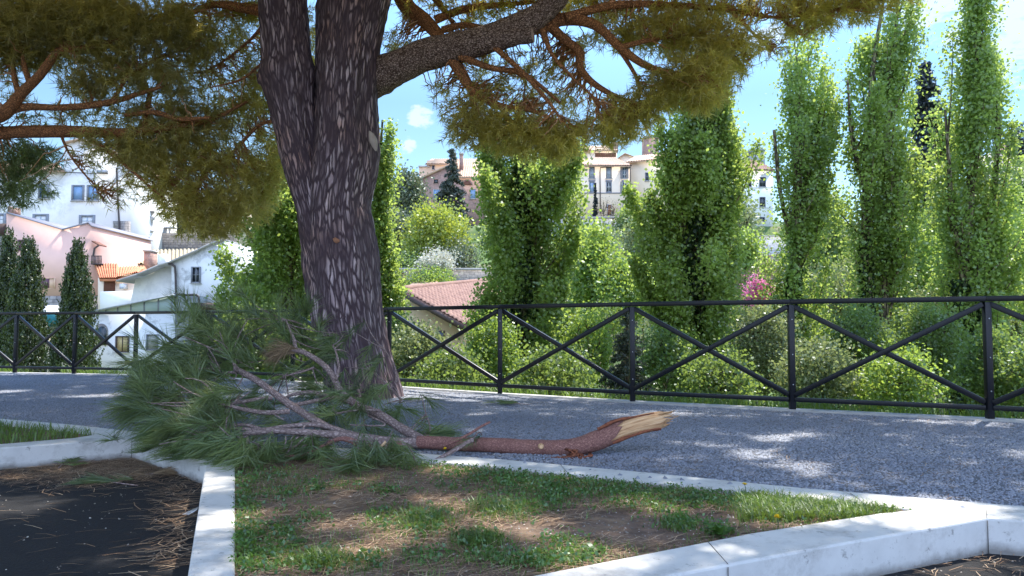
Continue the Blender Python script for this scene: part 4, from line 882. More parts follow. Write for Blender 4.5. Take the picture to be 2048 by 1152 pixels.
for (x, y) in ((855, 668), (883, 672)):
    # window on the gable plane
    n_ = norm(np.cross(r0-e0, np.array([0, 0, 1.0]))); n_ = n_*(-1 if n_[1] > 0 else 1)
    d = raydir(x, y); o_ = r0+d_*.5; k_ = ((o_-CAM) @ n_)/(d @ n_); c = CAM+d*k_
    s_ = norm(e0-r0); s_[2] = 0; s_ = norm(s_)
    b = Buf(); prism(b, [c+s_*.25+[0, 0, .25]+n_*.04, c-s_*.25+[0, 0, .25]+n_*.04, c-s_*.25+[0, 0, -.25]+n_*.04, c+s_*.25+[0, 0, -.25]+n_*.04], -n_*.1); f_ = b.build('window', M['dkbrown'], B)
    b = Buf(); prism(b, [c+s_*.19+[0, 0, .19]+n_*.055, c-s_*.19+[0, 0, .19]+n_*.055, c-s_*.19+[0, 0, -.19]+n_*.055, c+s_*.19+[0, 0, -.19]+n_*.055], -n_*.05); b.build('pane', M['glass_dark'], f_)
Y = 53; A = thing('shed', 'flat beige shed roof just behind the pink tiled roof', 'shed', bcenter(850, Y))
wall(A, [(812, 580), (886, 580), (886, 600), (812, 600)], Y, 3, M['tan_wall']); b = Buf(); prism(b, [at(808, 580, Y-.4), at(890, 578, Y-.4), at(872, 565, Y+4), at(828, 568, Y+4)], (0, 0, .15)); b.build('roof', M['far_tile'], A)
wall(A, [(814, 571), (827, 571), (827, 578), (814, 578)], Y-1, .5, M['palestone'], 'chimney')
Y = 57; A = thing('brick_gatepost', 'squat pinkish brick pier at the end of the valley terrace', 'pier', bcenter(796, Y)); wall(A, [(784, 546), (808, 546), (808, 575), (784, 575)], Y, 1.0, M['brick'], 'shaft'); b = Buf(); rectb(b, 782, 543, 810, 546, Y, -1.1, .1); b.build('cap', M['concrete'], A)
Y = 60; A = thing('stone_wall', 'grey stone terrace wall above the pink tiled roof', 'wall', bcenter(890, Y)); wall(A, [(770, 540), (860, 541), (980, 538), (1010, 538), (1010, 600), (770, 600)], Y, 1.0, M['stone']); b = Buf(); rectb(b, 770, 536, 1010, 540, Y, -1, .08); b.build('coping', M['concrete'], A)

# hilltop town
Y = 112; B = thing('brick_house', 'old brick house with a tiled gable roof and arched opening on the hilltop', 'house', bcenter(890, Y))
wall(B, [(829, 362), (890, 334), (912, 326), (912, 352), (990, 352), (990, 470), (829, 470)], Y, 10, M['brick'])
tile_roof(B, at(900, 355, Y-.5), at(1000, 354, Y-.5), at(1000, 320, Y+6), at(908, 321, Y+6), 22, 5, .10, M['far_tile'])
b = Buf(); prism(b, [at(827, 360.5, Y-.3), at(890, 331.5, Y-.3), at(913, 321.5, Y-.3), at(913, 324.5, Y-.3), at(890, 335, Y-.3), at(827, 364, Y-.3)], (0, 7, 0)); b.build('verge', M['far_tile'], B)
window(B, 866, 378.5, 880.5, 398, Y, M['concrete'], M['bluepane'], 1.2, bars=1); window(B, 940, 378, 952, 398, Y, M['concrete'], M['bluepane'], 1.2, bars=1); window(B, 867, 358, 877, 368, Y, M['brick'], M['glass_dark'], 1, bars=0, sill=False)
cx, cy = 934, 370
for rad_, m_, o_, nm in ((11, M['brick'], .10, 'arch'), (8.6, M['brown'], .13, 'arch_opening')):
    arc = [(cx+rad_*math.cos(a), cy-rad_*math.sin(a)) for a in np.linspace(0, math.pi, 12)]; b = Buf(); prism(b, [at(x, y, Y-o_) for x, y in arc], (0, .3, 0)); b.build(nm, m_, B)
for k, (x0, x1, y0, y1) in enumerate(((905.5, 911, 311, 328), (919, 926, 309, 334))):
    wall(B, [(x0, y0), (x1, y0), (x1, y1+8), (x0, y1+8)], Y+2, .6, M['brick'], 'chimney'); b = Buf(); rectb(b, x0-.8, y0-3.5, x1+.8, y0, Y+2, -.7, .1); b.build('chimney_pot', M['concrete'], B)
Y = 121; B = thing('apricot_house', 'apricot house with terrace rising behind the old brick house', 'house', bcenter(880, Y))
wall(B, [(854, 321), (868, 320), (868, 318), (960, 318), (960, 420), (838, 420), (838, 334), (854, 334)], Y, 8, M['apricot_wall'])
tile_roof(B, at(850, 328, Y-.4), at(960, 328, Y-.4), at(955, 319, Y+5), at(862, 319, Y+5), 20, 4, .09, M['far_tile']); b = Buf(); rectb(b, 837, 331.5, 860, 334.5, Y, -3, .15); b.build('terrace', M['concrete'], B)
window(B, 864, 331, 869, 339, Y, M['greyframe'], M['glass_dark'], .8, bars=0)
Y = 118; B = thing('ochre_house', 'ochre house with a low faded roof left of the old brick house', 'house', bcenter(810, Y))
wall(B, [(789, 362), (832, 362), (832, 450), (789, 450)], Y, 8, M['apricot_wall']); tile_roof(B, at(786, 363, Y-.4), at(834, 363, Y-.4), at(836, 354, Y+5), at(792, 356, Y+5), 10, 3, .1, M['far_tile'])
pole(B, [at(826, 357, Y+2), at(826, 344, Y+2)], .04, M['pipe'], 'aerial'); window(B, 800, 376, 808, 390, Y, M['greyframe'], M['glass_dark'], 1)
Y = 130; B = thing('distant_house', 'tiny far pink house just right of the pine trunk', 'house', bcenter(776, Y)); wall(B, [(764, 402), (784, 402), (784, 440), (764, 440)], Y, 6, M['apricot_wall']); tile_roof(B, at(762, 403, Y-.3), at(786, 403, Y-.3), at(783, 397, Y+4), at(766, 397, Y+4), 6, 2, .1, M['far_tile']); wall(B, [(768, 393), (772, 393), (772, 400), (768, 400)], Y+1, 1, M['brick'], 'chimney')
Y = 110; B = thing('cream_palazzo', 'cream three storey house with grey window surrounds on the hilltop', 'house', bcenter(1210, Y))
wall(B, [(1120, 329), (1261, 331), (1261, 436), (1120, 436)], Y, 9, M['cream_wall'])
tile_roof(B, at(1115, 330, Y-.8), at(1262.5, 332, Y-.8), at(1232, 316, Y+5), at(1125, 317, Y+5), 30, 4, .1, M['far_tile'])
b = Buf(); rectb(b, 1116, 331.5, 1262, 333.5, Y, -.1, .7); b.build('eave', M['dkbrown'], B)
for x0, x1 in ((1134, 1145), (1178, 1189.5), (1212, 1223.5), (1244, 1253.5)):
    sh = [(x0-3.5, x0-.2), (x1+.2, x1+3.5)] if x0 > 1240 else None
    window(B, x0, 334, x1, 357, Y, M['greyframe'], M['shutter_blue'] if x0 < 1240 else M['glass_sky'], 2.0, bars=2, bm_=M['whiteframe'] if x0 > 1240 else None, shut=sh); window(B, x0, 363, x1, 385, Y, M['greyframe'], M['bluepane'] if x0 < 1190 else M['glass_dark'], 2.4, bars=1, bm_=M['whiteframe'], shut=sh, sill=False)
    b = Buf(); rectb(b, x0-1, 360, x1+1, 363, Y, 0, .09); b.build('lintel', M['shutter_grey'], B)
b = Buf(); rectb(b, 1120, 385.2, 1257, 387.2, Y, -.1, .12); b.build('string_course', M['shutter_grey'], B)
window(B, 1214, 409, 1224, 432, Y, M['shutter_grey'], M['brown'], 1.5, bars=0, sill=False, name='door'); window(B, 1245, 409, 1255.5, 431, Y, M['greyframe'], M['shutter_blue'], 1.6, bars=2)
pole(B, [at(1228, 333, Y-.6), at(1201, 335, Y-.1), at(1200, 345, Y-.1), at(1201, 428, Y-.1)], .07, M['pipe'], 'drainpipe'); pole(B, [at(1260.3, 332, Y-.1), at(1261, 380, Y-.1), at(1263, 415, Y-.1)], .07, M['pipe'], 'drainpipe')
Y = 112; B = thing('buff_house', 'buff plain house adjoining the cream three storey house on its right', 'house', bcenter(1300, Y))
wall(B, [(1261.5, 322), (1340, 315), (1340, 436), (1261.5, 436)], Y, 9, M['buff_wall']); tile_roof(B, at(1250, 325, Y-.6), at(1342, 316, Y-.6), at(1342, 305, Y+5), at(1268, 314, Y+5), 18, 4, .1, M['far_tile'])
window(B, 1272, 411, 1281, 426, Y, M['greyframe'], M['glass_sky'], 1.4); window(B, 1290, 345, 1298, 362, Y, M['greyframe'], M['glass_dark'], 1.4)
Y = 135; B = thing('rooftop_house', 'brownish upper house peeping over the cream three storey roof', 'house', bcenter(1200, Y)); wall(B, [(1165, 300), (1234, 300), (1234, 350), (1165, 350)], Y, 8, M['cream_wall']); tile_roof(B, at(1160, 301, Y-.5), at(1237, 301, Y-.5), at(1230, 292, Y+6), at(1168, 293, Y+6), 16, 3, .1, M['far_tile']); b = Buf(); rectb(b, 1190, 306, 1232, 314, Y, 0, .08); b.build('loggia', M['brown'], B)
wall(B, [(1222, 284), (1236, 284), (1236, 305), (1222, 305)], Y+1, 3, M['brick'], 'chimney_stack')
Y = 140; B = thing('gabled_house', 'faint pale gable end beyond the cream three storey house', 'house', bcenter(1252, Y)); wall(B, [(1230, 322), (1250, 309), (1270, 316), (1270, 350), (1230, 350)], Y, 8, M['cream_wall']); b = Buf(); prism(b, [at(1228, 323, Y-.4), at(1250, 307.5, Y-.4), at(1272, 316, Y-.4), at(1272, 314, Y-.4), at(1250, 305.5, Y-.4), at(1228, 321, Y-.4)], (0, 9, 0)); b.build('roof', M['far_tile'], B)
Y = 150; B = thing('stone_tower', 'square brown stone tower top over the hilltop roofs', 'tower', bcenter(1303, Y)); wall(B, [(1289, 276), (1318, 276), (1318, 345), (1289, 345)], Y, 3, M['brick']); b = Buf(); rectb(b, 1287.5, 272, 1319.5, 276, Y, -3.2, .2); b.build('cornice', M['stone'], B)
Y = 106; B = thing('pale_house', 'pale grey house with a red hipped roof between the ivy clad poplars', 'house', bcenter(1510, Y))
wall(B, [(1440, 338), (1546, 338), (1546, 470), (1440, 470)], Y, 10, M['pale_wall']); tile_roof(B, at(1435, 339, Y-.8), at(1550, 340, Y-.8), at(1512, 321, Y+6), at(1470, 319, Y+6), 24, 5, .1, M['pink_tile'])
b = Buf(); rectb(b, 1438, 339.5, 1548, 341.5, Y, -.1, .6); b.build('eave', M['concrete'], B); b = Buf(); rectb(b, 1440, 374.8, 1546, 376.2, Y, -.1, .1); b.build('string_course', M['whiteframe'], B); b = Buf(); rectb(b, 1440, 415, 1546, 416.2, Y, -.1, .1); b.build('string_course', M['whiteframe'], B)
for x0, y0, x1, y1 in ((1496, 352.5, 1503, 374), (1518, 354, 1532, 374), (1519, 394, 1531, 414), (1519, 434, 1530, 444), (1470, 353, 1482, 374)): window(B, x0, y0, x1, y1, Y, M['greyframe'], M['glass_dark'], 1.1, bars=1)
Y = 128; B = thing('green_shed', 'dark greenish gable behind the red hipped roof', 'house', bcenter(1512, Y)); wall(B, [(1492, 318), (1512, 303), (1530, 300), (1530, 345), (1492, 345)], Y, 6, M['grey_wall']); b = Buf(); rectb(b, 1499, 297.5, 1531, 300.5, Y, -6, .3); b.build('roof', M['shutter_blue'], B)
Y = 135; B = thing('beige_house', 'beige house low at the right edge beyond the last poplar', 'house', bcenter(2030, Y)); wall(B, [(1996, 300), (2030, 296), (2090, 320), (2090, 440), (1996, 440)], Y, 9, M['cream_wall']); tile_roof(B, at(1992, 301, Y-.5), at(2034, 297, Y-.5), at(2030, 288, Y+5), at(1998, 290, Y+5), 9, 3, .1, M['far_tile']); window(B, 2014, 304, 2021, 314, Y, M['greyframe'], M['glass_dark'], 1)
Y = 100; A = thing('stone_wall', 'pale block retaining wall carrying the cream three storey house', 'wall', bcenter(1220, Y)); wall(A, [(1100, 437), (1330, 437), (1330, 500), (1100, 500)], Y, 2, M['palestone']); b = Buf(); rectb(b, 1100, 433.5, 1330, 437, Y, -2.1, .15); b.build('coping', M['concrete'], A)
Y = 91; A = thing('stone_wall', 'rough brown terrace wall with a thin railing below the pale block wall', 'wall', bcenter(1230, Y)); wall(A, [(1120, 498), (1340, 497), (1340, 580), (1120, 580)], Y, 1.5, M['stone']); b = Buf(); rectb(b, 1120, 495.5, 1340, 498, Y, -1.6, .15); b.build('coping', M['concrete'], A)
b = Buf()
for k in range(14): rectb(b, 1130+k*15, 478, 1130.7+k*15, 495.5, Y, -.4, -.36)
rectb(b, 1128, 477, 1335, 478, Y, -.42, -.34); b.build('railing', M['pipe'], A)
Y = 82; A = thing('stone_wall', 'grey block wall seen between the two ivy clad poplars', 'wall', bcenter(1520, Y)); wall(A, [(1440, 473), (1600, 473), (1600, 560), (1440, 560)], Y, 1.5, M['palestone']); b = Buf(); rectb(b, 1440, 471, 1600, 473, Y, -1.6, .1); b.build('coping', M['concrete'], A)
Y = 62; A = thing('stone_wall', 'stone wall with a sloping pale coping above the pink blossom', 'wall', bcenter(1520, Y)); wall(A, [(1460, 530), (1560, 507), (1640, 490), (1640, 640), (1460, 640)], Y, 1.2, M['stone']); b = Buf(); prism(b, [at(1460, 530, Y-.1), at(1640, 490, Y-.1), at(1640, 487, Y-.1), at(1460, 527, Y-.1)], (0, 1.4, 0)); b.build('coping', M['concrete'], A)
Y = 95; A = thing('stone_wall', 'dark stone wall under the drooping cedar on the right', 'wall', bcenter(1810, Y)); wall(A, [(1760, 412), (1900, 412), (1900, 470), (1760, 470)], Y, 1.2, M['palestone']); b = Buf(); rectb(b, 1760, 410, 1900, 412, Y, -1.3, .1); b.build('coping', M['concrete'], A)

# ------------------------------------------------------------------ trees and shrubs
def env(rows, Y):
    """rows of (py, left px, right px) -> z, centre x, half width"""
    r = sorted(rows, key=lambda q_: -q_[0]); z, cx, hw = [], [], []
    for y, l, rr_ in r: a, c = at(l, y, Y), at(rr_, y, Y); z.append(a[2]); cx.append((a[0]+c[0])/2); hw.append((c[0]-a[0])/2)
    return np.array(z), np.array(cx), np.array(hw)
def crown_pts(rows, Y, ncl, npc, sig, inner=0.35, ragged=0.28, depth=0.9, upright=1.5):
    z, cx, hw = env(rows, Y); zz = rng.uniform(z[0], z[-1], ncl*4); h = np.interp(zz, z, hw)
    k = rng.random(len(zz)) < h/hw.max(); zz = zz[k][:ncl]; h = np.interp(zz, z, hw); n = len(zz)
    th = rng.uniform(0, 6.283, n); r = np.sqrt(rng.uniform(inner**2, 1, n))
    lump = 1+ragged*noise(np.stack([np.cos(th)*1.2, np.sin(th)*1.2, zz*0.9+Y], 1), 1.3)
    C = np.stack([np.interp(zz, z, cx)+np.cos(th)*r*h*lump, Y+np.sin(th)*r*h*lump*depth, zz], 1)
    hole = noise(C, 1.1) > -0.55
    C = C[hole]; n = len(C)
    sg = np.repeat(sig*rng.uniform(0.6, 1.5, n), npc); P_ = np.repeat(C, npc, 0)
    if upright > 1.2:
        dx = C[:, 0]-np.interp(C[:, 2], z, cx); dy = C[:, 1]-Y; q_ = np.minimum(1, np.hypot(dx, dy)/np.maximum(np.interp(C[:, 2], z, hw), .1)); a_ = np.arctan2(dy, dx)
        pl = np.stack([np.cos(a_)*.32*q_, np.sin(a_)*.32*q_, np.ones(n)], 1)*rng.uniform(.5, 1.25, n)[:, None]; tt_ = rng.random(n*npc)**.8
        P_ = P_+np.repeat(pl, npc, 0)*(tt_-.35)[:, None]+rng.normal(size=(n*npc, 3))*(sg*(1.25-.95*tt_))[:, None]
    else: P_ = P_+rng.normal(size=(n*npc, 3))*sg[:, None]
    tn = np.clip(np.repeat(rng.uniform(0.1, 0.9, n), npc)+rng.normal(0, .15, n*npc), .02, 1)
    return P_, tn, C
def poplar_pts(rows, Y, nleaf, sig, S_, airy=False, slot=None):
    """ascending branches from the stems; leaves sit round the outer two thirds of each"""
    z, cx, hw = env(rows, Y); npl = max(40, int((z[-1]-z[0])*hw.max()*8.5)); br, P_, tn = [], [], []
    for k in range(npl):
        while True:
            zt = rng.uniform(z[0]+.2, z[-1]+.1); h = np.interp(zt, z, hw)
            if rng.random() < (h/hw.max())**1.0+.08: break
        L_ = rng.uniform(1.0, 2.9); a = rng.uniform(0, 6.283); r1 = h*(.9 if rng.random() < .85 else 1.16)*math.sqrt(rng.uniform(.04, 1))*(1+.24*noise(np.array([math.cos(a), math.sin(a), zt*1.1+Y]), 1.6))
        if noise(np.array([math.cos(a)*1.3, math.sin(a)*1.3, zt*.75+Y*3]), 1.5) < (-.42 if airy else -.72) and r1 > .3*h: continue
        if slot is not None and abs(math.cos(a)*r1) < .24*h and math.sin(a) < .1 and zt < slot+.4: continue
        tip = np.array([np.interp(zt, z, cx)+math.cos(a)*r1, Y+math.sin(a)*r1*.9, zt]); low = S_[S_[:, 2] < zt-.45*L_]; low = low if len(low) else S_[:3]
        root = low[np.argmin(np.abs(low[:, 2]-(zt-L_))+.8*np.linalg.norm((low-tip)[:, :2], axis=1))]
        ctl = np.array([tip[0]*.72+root[0]*.28, tip[1]*.72+root[1]*.28, root[2]*.62+tip[2]*.38]); br.append((root, ctl, tip))
        m = int(nleaf/npl*(.45+.4*L_)*rng.uniform(.25, 1.8)); q_ = np.clip(.25+.75*rng.random(m)**.75, 0, 1)[:, None]
        c = root*(1-q_)**2+2*ctl*q_*(1-q_)+tip*q_**2; sg = sig*rng.uniform(.7, 1.4)*(.55+1.1*np.sin(np.pi*np.clip(q_*1.02-.1, 0, 1)))
        P_.append(c+rng.normal(size=(m, 3))*sg*[1, 1, 1.25]); tn.append(np.clip(rng.uniform(.1, .9)+rng.normal(0, .15, m), .02, 1))
    return np.concatenate(P_), np.concatenate(tn), br
def gtop(C, x, Y):  # ground height under a tree
    return float(np.interp(max(Y-10.0, 0.1), pd, pz))
import zlib
def tree(name, label, cat, rows, Y, mleaf, stems, leaf=0.09, ncl=900, npc=26, sig=0.16, group=None, inner=.35, ragged=.28, ivy=None, bark='greytrunk', nbr=40, up=0.2, asp=.85, upright=1.5, depth=.9):
    global rng
    rng = np.random.default_rng(zlib.crc32(label.encode()))
    x0 = stems[0][0][0]; g = gtop(None, x0, Y); T_ = thing(name, label, cat, (ip(x0, Y), Y, g), group)
    b = Buf(); stem_pts = []
    for st in stems:
        pts = [at(x, y, Y+(q_[0] if q_ else 0)) for x, y, r, *q_ in st]; rad = [r*Y/F for _, _, r, *q_ in st]
        if st is stems[0]: pts = [np.array([pts[0][0], pts[0][1], g-.2])]+pts; rad = [rad[0]*1.25]+rad
        P2, r2 = smooth_path(pts, 40, rad); tube(b, P2, r2, 14, True, .08, 5); stem_pts.append(P2)
    S_ = np.concatenate(stem_pts)
    if upright > 1.2:
        P_, tn, br = poplar_pts(rows, Y, int(ncl*npc*(.62 if ragged > .3 else .8)), sig*.66, S_, ragged > .3, at(0, max(ivy[0], 410), Y)[2] if ivy and ragged < .3 else None)
        for r_, c_, t_ in br:
            tt_ = np.linspace(0, 1, 6)[:, None]; tube(b, r_*(1-tt_)**2+2*c_*tt_*(1-tt_)+t_*tt_**2, np.linspace(.030, .005, 6), 5, False)
    else:
        P_, tn, C = crown_pts(rows, Y, ncl, npc, sig, inner, ragged, depth, upright)
        for c in C[rng.integers(0, len(C), min(nbr, len(C)))]:
            low = S_[S_[:, 2] < c[2]-.1]; low = low if len(low) else S_
            a = low[np.argmin(np.linalg.norm((low-c)*[1, 1, .55], axis=1))]
            m = (a+c)/2+np.array([0, 0, -.12*np.linalg.norm(c-a)]); tt_ = np.linspace(0, 1, 6)[:, None]
            tube(b, a*(1-tt_)**2+2*m*tt_*(1-tt_)+c*tt_**2, np.linspace(.028, .008, 6)*(Y/19)**.5, 5, False)
    bl = Buf(); leaves(bl, P_, leaf*(.86 if upright > 1.2 else .8), asp, up, tint=tn); bl.build('crown', mleaf, T_)
    b.build('trunk', M[bark], T_, smooth=True)
    if ivy:
        zt = at(0, ivy[0], Y)[2]; zb = at(0, ivy[1], Y)[2] if ivy[1] < 900 else g; r0 = ivy[2]*Y/F; n = ivy[3]
        zz = rng.uniform(zb, zt, n); P2 = stem_pts[0]; o_ = np.argsort(P2[:, 2]); cx = np.interp(zz, P2[o_, 2], P2[o_, 0]); th = rng.uniform(0, 6.283, n)
        rr_ = r0*(1-.5*(zz-zb)/(zt-zb))*(1+.3*noise(np.stack([np.cos(th), np.sin(th), zz], 1), 1.6))*np.sqrt(rng.uniform(.5, 1.1, n))
        b = Buf(); leaves(b, np.stack([cx+rr_*np.cos(th), Y+rr_*np.sin(th), zz], 1), .10, .95, -.3); b.build('ivy', M['ivy'], T_)
    return T_
G = 'row of poplars behind the fence'
PO = M['poplar']
tree('poplar', 'broad ivy clad poplar under the hanging pine needles, nearest right of the trunk', 'tree', [(205, 1020, 1100), (260, 970, 1170), (320, 942, 1192), (400, 942, 1196), (460, 935, 1176), (520, 948, 1160), (600, 945, 1165), (700, 942, 1165), (790, 960, 1150)], 19, PO, [[(1050, 800, 17), (1045, 640, 14), (1040, 480, 12), (1050, 350, 8), (1060, 240, 4)], [(1045, 600, 8), (1075, 450, 7), (1095, 330, 4)], [(1045, 560, 6), (1005, 430, 5), (985, 340, 3)]], .10, 1216, 72, .16, G, ivy=(330, 950, 52, 9000), nbr=90)
tree('poplar', 'dense ivy clad poplar in front of the pale grey house', 'tree', [(110, 1380, 1440), (170, 1340, 1478), (215, 1325, 1482), (300, 1290, 1500), (400, 1268, 1500), (500, 1268, 1482), (600, 1296, 1474), (700, 1310, 1478), (790, 1320, 1470)], 18, PO, [[(1400, 800, 16), (1395, 640, 15), (1392, 500, 13), (1398, 360, 9), (1405, 200, 4)], [(1395, 560, 7), (1430, 420, 6), (1445, 280, 3)], [(1393, 520, 6), (1345, 420, 4), (1320, 340, 3)]], .095, 1263, 72, .155, G, ivy=(250, 950, 44, 9000), nbr=90)
tree('poplar', 'slender poplar with an airy left side above the pink blossom', 'tree', [(40, 1580, 1620), (100, 1550, 1660), (200, 1522, 1682), (290, 1514, 1682), (345, 1548, 1682), (440, 1548, 1676), (500, 1530, 1664), (600, 1545, 1650), (700, 1550, 1650), (790, 1555, 1640)], 20, PO, [[(1592, 800, 13), (1588, 640, 12), (1592, 480, 11), (1596, 300, 8), (1600, 120, 4)], [(1590, 520, 6), (1560, 380, 4), (1548, 260, 3)], [(1592, 440, 6), (1625, 320, 4), (1640, 200, 3)]], .095, 767, 67, .16, G, ivy=(540, 950, 30, 4500), nbr=110, ragged=.4)
tree('poplar', 'tall poplar with two straight stems left of the dark conifer', 'tree', [(-80, 1790, 1830), (0, 1745, 1835), (60, 1690, 1842), (110, 1680, 1848), (200, 1670, 1856), (300, 1688, 1850), (400, 1682, 1850), (500, 1700, 1832), (600, 1690, 1832), (700, 1695, 1815), (800, 1700, 1800)], 19.5, PO, [[(1738, 800, 13), (1736, 640, 12), (1732, 480, 10), (1735, 330, 8), (1745, 150, 5), (1770, -20, 3)], [(1765, 780, 10), (1768, 600, 9), (1772, 420, 8), (1775, 250, 6), (1790, 80, 4), (1800, -40, 2)], [(1735, 400, 5), (1705, 280, 4), (1695, 160, 2)]], .095, 1076, 67, .16, G, ivy=(470, 950, 26, 3500), nbr=130, ragged=.36)
tree('poplar', 'rightmost tall poplar swaying against the open sky', 'tree', [(-60, 1940, 1975), (0, 1918, 1990), (60, 1903, 2012), (150, 1908, 2032), (230, 1918, 2038), (300, 1882, 2014), (380, 1886, 2046), (500, 1890, 2064), (600, 1880, 2060), (700, 1890, 2040), (800, 1900, 2020)], 18.5, PO, [[(1950, 800, 18), (1945, 640, 15), (1930, 540, 12), (1938, 420, 9), (1948, 250, 6), (1955, 60, 3)], [(1945, 650, 9), (1962, 540, 8), (1985, 400, 6), (2000, 250, 4)], [(1935, 560, 7), (1905, 440, 6), (1898, 330, 4), (1890, 220, 2)]], .095, 1076, 70, .16, G, ivy=(560, 950, 56, 8000), nbr=120, ragged=.38)
tree('poplar', 'small loose poplar shoot close left of the rightmost poplar', 'tree', [(160, 1880, 1900), (220, 1850, 1930), (280, 1848, 1932), (360, 1860, 1930), (440, 1870, 1930), (560, 1870, 1920)], 20.5, PO, [[(1900, 800, 8), (1905, 560, 7), (1898, 400, 5), (1890, 200, 2)]], .10, 247, 29, .17, G, ragged=.5, nbr=50)
tree('poplar', 'wide leafy poplar hiding the white house left of the pine trunk', 'tree', [(230, 560, 610), (330, 525, 640), (400, 455, 650), (480, 432, 660), (560, 438, 660), (620, 432, 650), (700, 440, 650), (790, 450, 640)], 19, PO, [[(590, 800, 14), (580, 600, 12), (570, 440, 9), (566, 320, 6), (580, 240, 3)], [(585, 620, 7), (530, 520, 5), (490, 450, 3)]], .095, 1216, 72, .16, G, nbr=90)
tree('poplar', 'narrow poplar peeping out just right of the pine trunk', 'tree', [(215, 760, 775), (260, 750, 786), (350, 738, 785), (450, 730, 800), (550, 725, 800), (640, 725, 806), (740, 730, 800)], 20, PO, [[(745, 800, 11), (748, 600, 9), (752, 430, 6), (765, 240, 2)]], .095, 486, 67, .15, G, nbr=50)
# cypresses on the left
def cypress(label, cx, top_, hw, bottom, Y, n):
    g = gtop(None, cx, Y); T_ = thing('cypress', label, 'tree', (ip(cx, Y), Y, g), 'cypresses in front of the pink house')
    zt, zb = at(cx, top_, Y)[2], g+.3; x = ip(cx, Y); w_ = hw*Y/F
    s = rng.random(n)**.8; prof_ = np.interp(s, [0, .45, .6, .8, .93, 1], [.9, 1.0, .90, .58, .28, .03]); th = rng.uniform(0, 6.283, n)
    lump = .94+.22*noise(np.stack([np.cos(th)*1.7, np.sin(th)*1.7, s*9+cx], 1), 2.0); r = w_*prof_*lump*np.sqrt(rng.uniform(.55, 1.08, n))
    P_ = np.stack([x+r*np.cos(th), Y+r*np.sin(th), zb+s*(zt-zb)], 1); k = n//18; B_ = P_[:k]+([x, Y, 0]-P_[:k])*[.06, .06, 0]; e_ = np.stack([np.cos(th[:k])*.3, np.sin(th[:k])*.3, np.ones(k)], 1)+rng.normal(0, .1, (k, 3)); ln = rng.uniform(.3, .75, k)[:, None]
    t2 = rng.random((k*26, 1)); Q_ = np.repeat(B_, 26, 0)+np.repeat(e_*ln, 26, 0)*(t2-.3)+rng.normal(size=(k*26, 3))*(.06*(1.15-t2)); tn_ = np.clip(np.repeat(rng.uniform(.1, .9, k), 26)+rng.normal(0, .15, k*26), .02, 1)
    b = Buf(); leaves(b, Q_, .085, .5, 2.2, tint=tn_); leaves(b, P_[k:k+n//2]*[1, 1, 1]+([x, Y, 0]-P_[k:k+n//2])*[.2, .2, 0], .12, .6, 1.5); b.build('crown', M['cypress'], T_)
    b = Buf(); tube(b, [(x, Y, g-.2), (x, Y, g+1.5), (x, Y, zt-.6)], [.14, .11, .02], 10); b.build('trunk', M['greytrunk'], T_)
cypress('dark cypress cut by the left edge of the photo', 14, 474, 36, 760, 30, 15000)
cypress('cypress second from the left, in front of the plum shuttered window', 55, 494, 48, 760, 29, 20000)
cypress('cypress standing alone in front of the middle of the pink house', 152, 495, 46, 760, 28.5, 20000)
# conifers
def conifer(label, cx, top_, bot, hw, Y, mleaf, n, name='conifer', group=None, droop=.25, tiers=22, leaf=.22, bark='greytrunk'):
    g = gtop(None, cx, Y); T_ = thing(name, label, 'tree', (ip(cx, Y), Y, g), group); x = ip(cx, Y); zt, zb = at(cx, top_, Y)[2], at(cx, bot, Y)[2]; w_ = hw*Y/F
    b, bb = Buf(), Buf(); tube(bb, [(x, Y, g-.3), (x, Y, zb), (x, Y, zt)], [w_*.09+.1, w_*.07+.06, .02], 10); br = bb
    k = 0
    while k < tiers*7:
        s = rng.random()**1.2; L_ = w_*(1-s)**.85*rng.uniform(.55, 1.1)+.05*w_; th = rng.uniform(0, 6.283); z0 = zb+s*(zt-zb)
        e = np.array([math.cos(th), math.sin(th), 0]); m = max(8, int(n/(tiers*7)*(.3+1.4*(1-s)))); q_ = rng.random(m)**.7
        P_ = np.array([x, Y, z0])+e*L_*q_[:, None]+np.array([0, 0, 1])*(L_*(.25*q_-droop*2*q_**2))[:, None]+rng.normal(0, .10*w_*.5, (m, 3))*[1, 1, .45]
        leaves(b, P_, leaf, .4, .0); tt_ = np.linspace(0, 1, 5); tube(br, np.array([x, Y, z0])+e*(L_*tt_)[:, None]+np.array([0, 0, 1])*(L_*(.25*tt_-droop*2*tt_**2))[:, None], np.linspace(.05, .012, 5)*w_*.4, 4, False); k += 1
    b.build('crown', mleaf, T_); br.build('trunk', M[bark], T_); return T_
conifer('grey green pointed spruce before the old brick house on the hilltop', 902, 298, 452, 46, 76, M['conifer'], 9000, 'spruce', droop=.3, leaf=.34)
conifer('bluish dark conifer far behind the two stemmed poplar', 1864, 130, 440, 78, 60, M['darkconifer'], 22000, leaf=.42, tiers=34)
conifer('drooping yellow green cedar before the dark conifer on the right', 1878, 370, 520, 72, 44, M['cedar'], 8000, 'cedar', droop=.5, leaf=.24)
conifer('young dark spruce close behind the fence between the ivy clad poplars', 1255, 618, 815, 66, 14.5, M['conifer'], 9000, 'spruce', droop=.2, leaf=.075)
conifer('thin dark cypress before the cream three storey house', 1192, 366, 436, 7, 101, M['darkconifer'], 2500, 'cypress', droop=.0, leaf=.3)
conifer('small yellowish cedar low behind the fence at the right edge', 2030, 640, 830, 70, 15.5, M['cedar'], 7000, 'cedar', droop=.25, leaf=.08)
